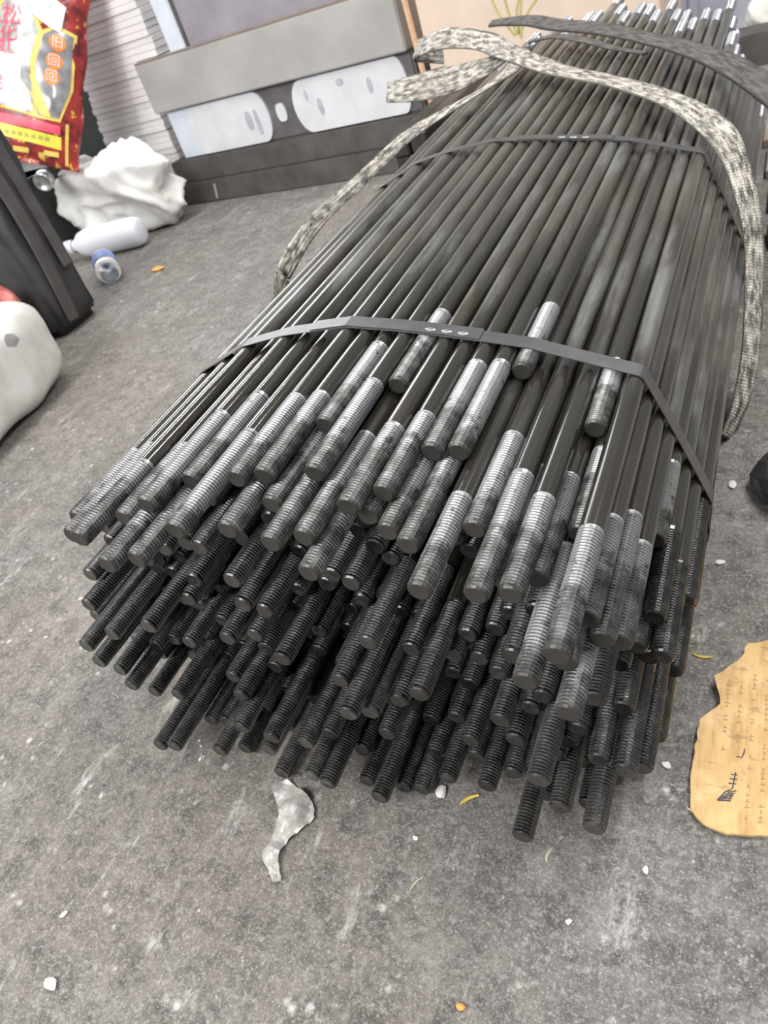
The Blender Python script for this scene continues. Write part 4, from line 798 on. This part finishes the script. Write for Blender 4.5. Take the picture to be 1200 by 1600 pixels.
# pliers-like metal bits beside the black bag
METAL = plain('bright_steel', (0.55, 0.55, 0.55), 0.25, 0.9, 0.2, 30)
def cyl_me(name, r, h, seg=18, prof=None):
    """a lathe about local z from a profile of (radius, z)"""
    prof = prof or [(0.0, 0), (r * 0.92, 0), (r, r * 0.1), (r, h - r * 0.1), (r * 0.92, h), (0.0, h)]
    v, f = [], []
    for (q, z) in prof:
        for j in range(seg):
            a = 2 * math.pi * j / seg; v.append((q * math.cos(a), q * math.sin(a), z))
    for i in range(len(prof) - 1):
        for j in range(seg): k2 = (j + 1) % seg; f.append((i * seg + j, i * seg + k2, (i + 1) * seg + k2, (i + 1) * seg + j))
    bm = bmesh.new(); me = mesh(name, v, f); bm.from_mesh(me); bpy.data.meshes.remove(me)
    bmesh.ops.remove_doubles(bm, verts=bm.verts, dist=1e-6)
    me = from_bm(name, bm)
    for p in me.polygons: p.use_smooth = True
    return me
sc = empty('metal_torch', (-2.40, 2.12, 0.262)); sc.rotation_euler = (math.radians(-80), 0, math.radians(14))
tag(sc, 'small dark metal torch lying under the snack packet', 'torch')
obj('barrel', cyl_me('barrel', 0.022, 0.17, 18), plain('black_rubber', (0.05, 0.05, 0.05), 0.35, 0.3), sc, (0, 0, 0.05))
obj('head', cyl_me('head', 0.03, 0.06, 18, [(0.0, 0.012), (0.026, 0.01), (0.030, 0.0), (0.034, 0.004), (0.034, 0.03), (0.024, 0.055), (0, 0.055)]), METAL, sc)
obj('ring', cyl_me('ring', 0.024, 0.02, 18), METAL, sc, (0, 0, 0.12))

# plastic bottle and white jug lying by the sack
PET = NT('clear_plastic'); PET.set(Base_Color=(0.90, 0.93, 0.96), Roughness=0.08); PET.b.inputs['Transmission Weight'].default_value = 0.85; PET.b.inputs['IOR'].default_value = 1.3; PET = PET.m
BLUEL = plain('blue_label', (0.16, 0.26, 0.62), 0.4, 0, 0.4, 40); JUGW = plain('milky_plastic', (0.80, 0.80, 0.86), 0.35, 0, 0.06, 8)
bt = empty('water_bottle', (-1.92, 1.76, 0.041)); bt.rotation_euler = (math.radians(90), 0, math.radians(46))
tag(bt, 'clear plastic water bottle with blue label lying on its side', 'bottle')
prof = [(0.0, 0.012), (0.012, 0.008), (0.022, 0.0), (0.033, 0.002), (0.039, 0.012), (0.039, 0.05), (0.037, 0.055), (0.039, 0.06), (0.039, 0.15), (0.036, 0.165), (0.024, 0.195), (0.0135, 0.21), (0.0135, 0.235), (0, 0.235)]
bz = obj('shell', cyl_me('shell', 0, 0, 24, [(r, -z) for r, z in prof]), PET, bt)
obj('label_band', cyl_me('label_band', 0, 0, 24, [(0.0396, -0.06), (0.0402, -0.062), (0.0402, -0.128), (0.0396, -0.13)]), BLUEL, bt)
obj('cap', cyl_me('cap', 0, 0, 18, [(0.0, -0.240), (0.0155, -0.240), (0.0155, -0.220), (0.0137, -0.218)]), BLUEL, bt)
jg = empty('white_jug', (-2.02, 2.08, 0.052)); jg.rotation_euler = (0, math.radians(-90), math.radians(8))
tag(jg, 'white plastic jug lying on its side below the crumpled sack', 'jug')
obj('body', cyl_me('body', 0, 0, 22, [(0, 0), (0.03, 0), (0.045, 0.008), (0.05, 0.03), (0.05, 0.22), (0.042, 0.26), (0.02, 0.29), (0.02, 0.31), (0, 0.31)]), JUGW, jg)
obj('cap', cyl_me('cap', 0, 0, 16, [(0.024, 0.30), (0.024, 0.335), (0, 0.335)]), JUGW, jg)
# wrappers behind the printed sack
w1 = obj('crumpled_wrapper', blob_me('crumpled_wrapper', 0.10, 0.07, 0.085, 2.2, 0.03, 9, 3.0, 0.035, 9), plain('grey_blue_wrap', (0.34, 0.36, 0.40), 0.35, 0, 0.35, 20), None, (-2.08, 1.265, 0))
tag(w1, 'crumpled grey-blue wrapper between the black bag and printed sack', 'wrapper')
w2 = obj('crumpled_wrapper', blob_me('crumpled_wrapper', 0.09, 0.028, 0.11, 2.2, 0.01, 11, 8.0, 0.012, 10), plain('dull_red_wrap', (0.42, 0.12, 0.10), 0.4, 0, 0.35, 20), None, (-1.84, 1.315, 0))
w2.rotation_euler.z = -0.4
tag(w2, 'dull red wrapper squeezed behind the printed white sack', 'wrapper')
# ------------------------------------------------------------------ things at the right and far right
PLANK = plain('brown_plank', (0.30, 0.24, 0.20), 0.75, 0, 0.25, 10, 0.2, True)
for i, (y, w) in enumerate(((1.62, 0.16), (1.80, 0.17), (1.99, 0.16))):
    o = obj('wooden_plank', box_me('wooden_plank', 0.55, w, 0.018, 0.002), PLANK, None, (-0.055 - 0.012 * i, y, 0))
    tag(o, '%s brown plank lying on floor right of the rods' % ('nearest', 'middle', 'farthest')[i], 'plank', 'brown planks beside the rods')
o = obj('dark_bar', box_me('dark_bar', 0.5, 0.075, 0.022, 0.004), plain('black_iron', (0.05, 0.045, 0.048), 0.5, 0.3), None, (-0.046, 1.455, 0)); o.rotation_euler.z = 0.12
tag(o, 'flat black iron bar on floor beside the sling', 'bar')
tb = obj('timber_batten', box_me('timber_batten', 0.9, 0.12, 0.10, 0.006), DARKWOOD, None, (-0.30, 2.62, 0)); tb.rotation_euler.z = -0.05
tag(tb, 'dark brown timber beam at the far right behind the rod tips', 'beam')
tp = obj('steel_pipe', cyl_me('steel_pipe', 0.016, 0.9), plain('worn_pipe', (0.36, 0.31, 0.30), 0.4, 0.6), None, (-0.12, 2.56, 0.016)); tp.rotation_euler = (0, math.radians(90), -0.08)
tag(tp, 'thin worn steel pipe on floor in front of far timber beam', 'pipe')
SILVER = plain('blue_grey_plastic', (0.42, 0.43, 0.50), 0.35, 0, 0.2, 7, 0.1)
pb = empty('plastic_crate', (-0.42, 3.05, 0)); tag(pb, 'blue-grey plastic crate behind the rod tips at top right', 'crate')
obj('body', box_me('body', 0.75, 0.4, 0.34, 0.015), SILVER, pb)
for i in range(4): obj('rib', box_me('rib', 0.03, 0.015, 0.32, 0.004), SILVER, pb, (0.08 + 0.19 * i, -0.013, 0.01))
wbag = obj('white_bag', blob_me('white_bag', 0.07, 0.06, 0.07, 2.2, 0.02, 9, 4.4, 0.015, 9), SACKW, None, (-0.10, 2.90, 0))
tag(wbag, 'small white plastic bag in front of the blue-grey crate', 'bag')
o = obj('iron_offcut', chunk_me('iron_offcut', 0.032, 2.0, (1.0, 1.5, 0.6)), plain('black_scale', (0.05, 0.048, 0.05), 0.4, 0.4), None, (-0.010, 0.785, 0))
tag(o, 'small black iron offcut on floor at the right edge', 'offcut')

# ------------------------------------------------------------------ torn cardboard on the floor
def sheet(name, poly, th, m, parent=None, lift=None, loc=(0, 0, 0), cuts=22):
    xs = [p[0] for p in poly]; ys = [p[1] for p in poly]
    bm = bmesh.new(); bm.faces.new([bm.verts.new((p[0], p[1], 0)) for p in poly])
    for k2 in range(1, cuts):
        for ax, lo, hi in ((0, min(xs), max(xs)), (1, min(ys), max(ys))):
            c = [0, 0, 0]; c[ax] = lo + (hi - lo) * k2 / cuts; nn = [0, 0, 0]; nn[ax] = 1
            bmesh.ops.bisect_plane(bm, geom=bm.verts[:] + bm.edges[:] + bm.faces[:], plane_co=c, plane_no=nn)
    bmesh.ops.recalc_face_normals(bm, faces=bm.faces)
    if lift:
        for v in bm.verts: v.co.z = lift(v.co.x, v.co.y)
    r = bmesh.ops.extrude_face_region(bm, geom=list(bm.faces))
    bmesh.ops.translate(bm, vec=(0, 0, th), verts=[g for g in r['geom'] if isinstance(g, bmesh.types.BMVert)])
    return obj(name, from_bm(name, bm), m, parent, loc)
def ragged(poly, amp, step, seed):
    out = []
    for i in range(len(poly)):
        a, b_ = Vector(poly[i]), Vector(poly[(i + 1) % len(poly)]); d = b_ - a; n = max(1, int(d.length / step))
        for s in range(n):
            p = a + d * (s / n); nr = Vector((-d.y, d.x)).normalized()
            out.append(tuple(p + nr * amp * noise.noise(Vector((p.x * 180, p.y * 180, seed)))))
    return out
def torn_material():
    t = NT('torn_kraft'); v = t.coords('Object', (1, 0.12, 1))
    a = t.noise(v, 120, 5, 0.7); b_ = t.noise(t.coords('Object'), 45, 5); w = t.noise(t.coords('Object', (0.3, 1, 1)), 130, 3)
    base = t.ramp(a, [(0.3, (0.40, 0.24, 0.10)), (0.6, (0.58, 0.38, 0.17))])
    base = t.mix(t.ramp(b_, [(0.45, 0.0), (0.7, 0.6)]), base, (0.72, 0.52, 0.27))
    base = t.mix(t.ramp(w, [(0.60, 0.0), (0.68, 0.45)]), base, (0.24, 0.14, 0.08))
    t.set(Base_Color=base, Roughness=0.85); t.bump(a, 0.3, 0.001); return t.m
CARD = [(-0.015, 0.556), (-0.032, 0.547), (-0.037, 0.528), (-0.058, 0.499), (-0.052, 0.468), (-0.067, 0.447), (-0.07, 0.412), (-0.069, 0.38), (-0.068, 0.359), (-0.056, 0.347), (-0.031, 0.345), (-0.007, 0.349), (0.045, 0.352), (0.12, 0.36), (0.13, 0.55), (0.046, 0.568)]
tc = empty('torn_cardboard', (0, 0.45, 0)); tag(tc, 'torn piece of brown cardboard with scribbled ink lying on the floor', 'cardboard')
card = [(x, y - 0.45) for x, y in CARD]
lift = lambda x, y: 0.0012 + 0.010 * max(0, -0.02 - x) / 0.05 * max(0.15, min(1, (y + 0.1) / 0.12)) + 0.003 * noise.noise(Vector((x * 22, y * 22, 2.2))) ** 2
sheet('sheet', ragged(card, 0.0028, 0.006, 1.0)[::-1], 0.003, torn_material(), tc, lift)
INKB = plain('blue_black_ink', (0.03, 0.032, 0.045), 0.6); INKBR = plain('brown_ink', (0.37, 0.23, 0.11), 0.8)
def floor_strokes(name, lines, m, parent, rad, top):
    v, f = [], []
    for L_ in lines:
        o = len(v); pts = [Vector((p[0], p[1], 0)) for p in L_]
        for i, p in enumerate(pts):
            d = (pts[min(i + 1, len(pts) - 1)] - pts[max(i - 1, 0)]).normalized(); s = Vector((-d.y, d.x, 0)) * rad
            for q in (p + s, p - s): v.append((q.x, q.y, top(q.x, q.y)))
        for i in range(len(pts) - 1): a = o + 2 * i; f.append((a, a + 1, a + 3, a + 2))
    bm = bmesh.new(); me = mesh(name, v, f); bm.from_mesh(me); bpy.data.meshes.remove(me)
    bmesh.ops.recalc_face_normals(bm, faces=bm.faces)
    return obj(name, from_bm(name, bm), m, parent)
topz = lambda x, y: lift(x, y) + 0.0033
def big(l): return [[(-0.0395 + (x + 0.0395) * 1.5, -0.062 + (y + 0.062) * 1.5) for x, y in q] for q in l]
zig = [[(-0.0445 + 0.0012 * i, -0.073 + 0.0015 * i), (-0.0375 + 0.0006 * i, -0.0715 + 0.0017 * i)] for i in range(5)]
zig += [[(-0.0445, -0.0725), (-0.0385, -0.0715), (-0.037, -0.0665)], [(-0.0443, -0.0725), (-0.0405, -0.0665), (-0.0375, -0.0645)], [(-0.0430, -0.0715), (-0.0375, -0.068)],
        [(-0.0395, -0.061), (-0.0355, -0.0605)], [(-0.0390, -0.058), (-0.0352, -0.0573)], [(-0.0385, -0.055), (-0.0352, -0.0545)], [(-0.0372, -0.064), (-0.0362, -0.053)],
        [(-0.0365, -0.0425), (-0.0335, -0.0425), (-0.0325, -0.0385), (-0.0325, -0.0365)]]
zig = big(zig)
floor_strokes('ink_scribble', zig, INKB, tc, 0.00055, topz)
# faint printed columns
rr = random.Random(4); lines = []
for i in range(11):
    x = -0.046 + 0.011 * i; y = -0.09
    while y < 0.06:
        l = rr.uniform(0.0015, 0.004); w_ = rr.uniform(0.001, 0.0024)
        if i > 1 or y > -0.03: lines.append([(x - w_, y), (x + w_, y + l * 0.3)]); lines.append([(x - w_ * 0.3, y), (x - w_ * 0.2, y + l)])
        y += l + (rr.uniform(0.001, 0.003) if rr.random() < 0.8 else rr.uniform(0.006, 0.016))
floor_strokes('faint_print', lines, INKBR, tc, 0.00042, topz)

# torn film in front of the rods
FILM = [(-0.474, 0.297), (-0.457, 0.303), (-0.438, 0.297), (-0.417, 0.287), (-0.407, 0.272), (-0.417, 0.256), (-0.425, 0.237), (-0.423, 0.222), (-0.41, 0.206), (-0.419, 0.204), (-0.437, 0.218), (-0.443, 0.226), (-0.444, 0.25), (-0.447, 0.266), (-0.459, 0.281)]
film = [(x + 0.44, y - 0.25) for x, y in FILM]
ft = NT('grubby_film'); fvv = ft.coords('Object'); fa = ft.noise(fvv, 70, 5)
ft.set(Base_Color=ft.ramp(fa, [(0.3, (0.22, 0.20, 0.18)), (0.55, (0.40, 0.385, 0.365)), (0.72, (0.62, 0.61, 0.60))]), Roughness=0.3); ft.bump(fa, 0.5, 0.002)
o = sheet('plastic_film', ragged(film, 0.0018, 0.004, 5.0), 0.0006, ft.m, None, lambda x, y: 0.0010 + 0.016 * abs(noise.noise(Vector((x * 46, y * 46, 7.7)))), (-0.44, 0.25, 0))
tag(o, 'torn grubby scrap of plastic film on the floor before the rods', 'film')

# ------------------------------------------------------------------ small litter
YSTRAW = plain('yellow_straw', (0.62, 0.48, 0.10), 0.6); PALE_STRAW = plain('pale_straw', (0.52, 0.46, 0.33), 0.7); PEEL = plain('orange_peel', (0.72, 0.34, 0.08), 0.5)
def straw(p, q, r, m, lab, bow=0.002):
    o_ = Vector((p[0], p[1], 0)); d = Vector((q[0], q[1], 0)) - o_; sd = Vector((-d.y, d.x, 0)).normalized(); v, f = [], []
    for i in range(6):
        t = i / 5; c = d * t + sd * bow * math.sin(math.pi * t) + Vector((0, 0, r)); w = r * (0.5 + math.sin(math.pi * (0.1 + 0.8 * t)))
        v += [c + sd * w, c + Vector((0, 0, r * 0.9)), c - sd * w, c - Vector((0, 0, r * 0.9))]
    for i in range(5):
        for j in range(4): f.append((i * 4 + j, i * 4 + (j + 1) % 4, i * 4 + 4 + (j + 1) % 4, i * 4 + 4 + j))
    f += [(3, 2, 1, 0), (20, 21, 22, 23)]
    bm = bmesh.new(); me = mesh('straw', v, f); bm.from_mesh(me); bpy.data.meshes.remove(me)
    return tag(obj('straw', from_bm('straw', bm), m, None, o_), lab, 'straw', 'straws on the floor')
straw((-0.268, 0.320), (-0.253, 0.333), 0.0014, YSTRAW, 'bright yellow straw on floor in front of the lowest rods')
straw((-0.083, 0.531), (-0.064, 0.530), 0.0011, YSTRAW, 'yellow straw on floor between rods and torn cardboard', -0.002)
straw((-0.176, 0.286), (-0.175, 0.298), 0.0010, PALE_STRAW, 'short pale straw near the foremost rod tip')
straw((-0.287, 0.230), (-0.280, 0.246), 0.0006, PALE_STRAW, 'thin pale straw lying on the foreground concrete')
straw((-0.070, 0.362), (-0.058, 0.352), 0.0012, PALE_STRAW, 'pale straw under the lower corner of torn cardboard')
o = obj('peel_scrap', chunk_me('peel_scrap', 0.018, 3.0, (1.4, 0.8, 0.3)), PEEL, None, (-1.78, 1.82, 0)); tag(o, 'orange peel scrap on floor by the water bottle', 'peel')
o = obj('peel_scrap', chunk_me('peel_scrap', 0.0035, 6.0, (1.2, 0.8, 0.5)), PEEL, None, (-0.215, 0.158, 0)); tag(o, 'tiny orange scrap at the bottom of the foreground floor', 'scrap')
CHIP = plain('plaster_chip', (0.66, 0.64, 0.61), 0.8, 0, 0.15, 200)
for i, (x, y, r, lab) in enumerate((
        (-0.594, 0.326, 0.0016, 'tiny white plaster chip left of the plastic film, farthest of three'), (-0.587, 0.320, 0.0014, 'tiny white plaster chip left of the plastic film, middle of three'),
        (-0.578, 0.305, 0.0018, 'tiny white plaster chip left of the plastic film, nearest of three'), (-0.590, 0.062, 0.006, 'large crumbled white plaster chip at bottom left corner'),
        (-0.626, 0.117, 0.0032, 'white plaster chip beside left edge of the foreground'), (-0.290, 0.327, 0.006, 'white plaster crumb beneath the lowest rod tips'),
        (-0.299, 0.278, 0.0026, 'white plaster chip in front of the longest middle rod'), (-0.148, 0.243, 0.0022, 'white plaster chip right of centre in foreground'),
        (-0.096, 0.300, 0.0026, 'white plaster chip near the lowest cardboard corner'), (-0.092, 0.40, 0.0035, 'white plaster chip beside the rightmost low rod tips'),
        (-0.067, 0.664, 0.004, 'white plaster chip right of the bundle, near one'), (-0.064, 0.80, 0.005, 'white plaster chip below the sling foot at right'))):
    o = obj('plaster_chip', chunk_me('plaster_chip', r, i * 1.3, (1.3, 0.9, 0.4)), CHIP, None, (x, y, 0)); o.rotation_euler.z = i
    tag(o, lab, 'chip', 'plaster chips on the floor')
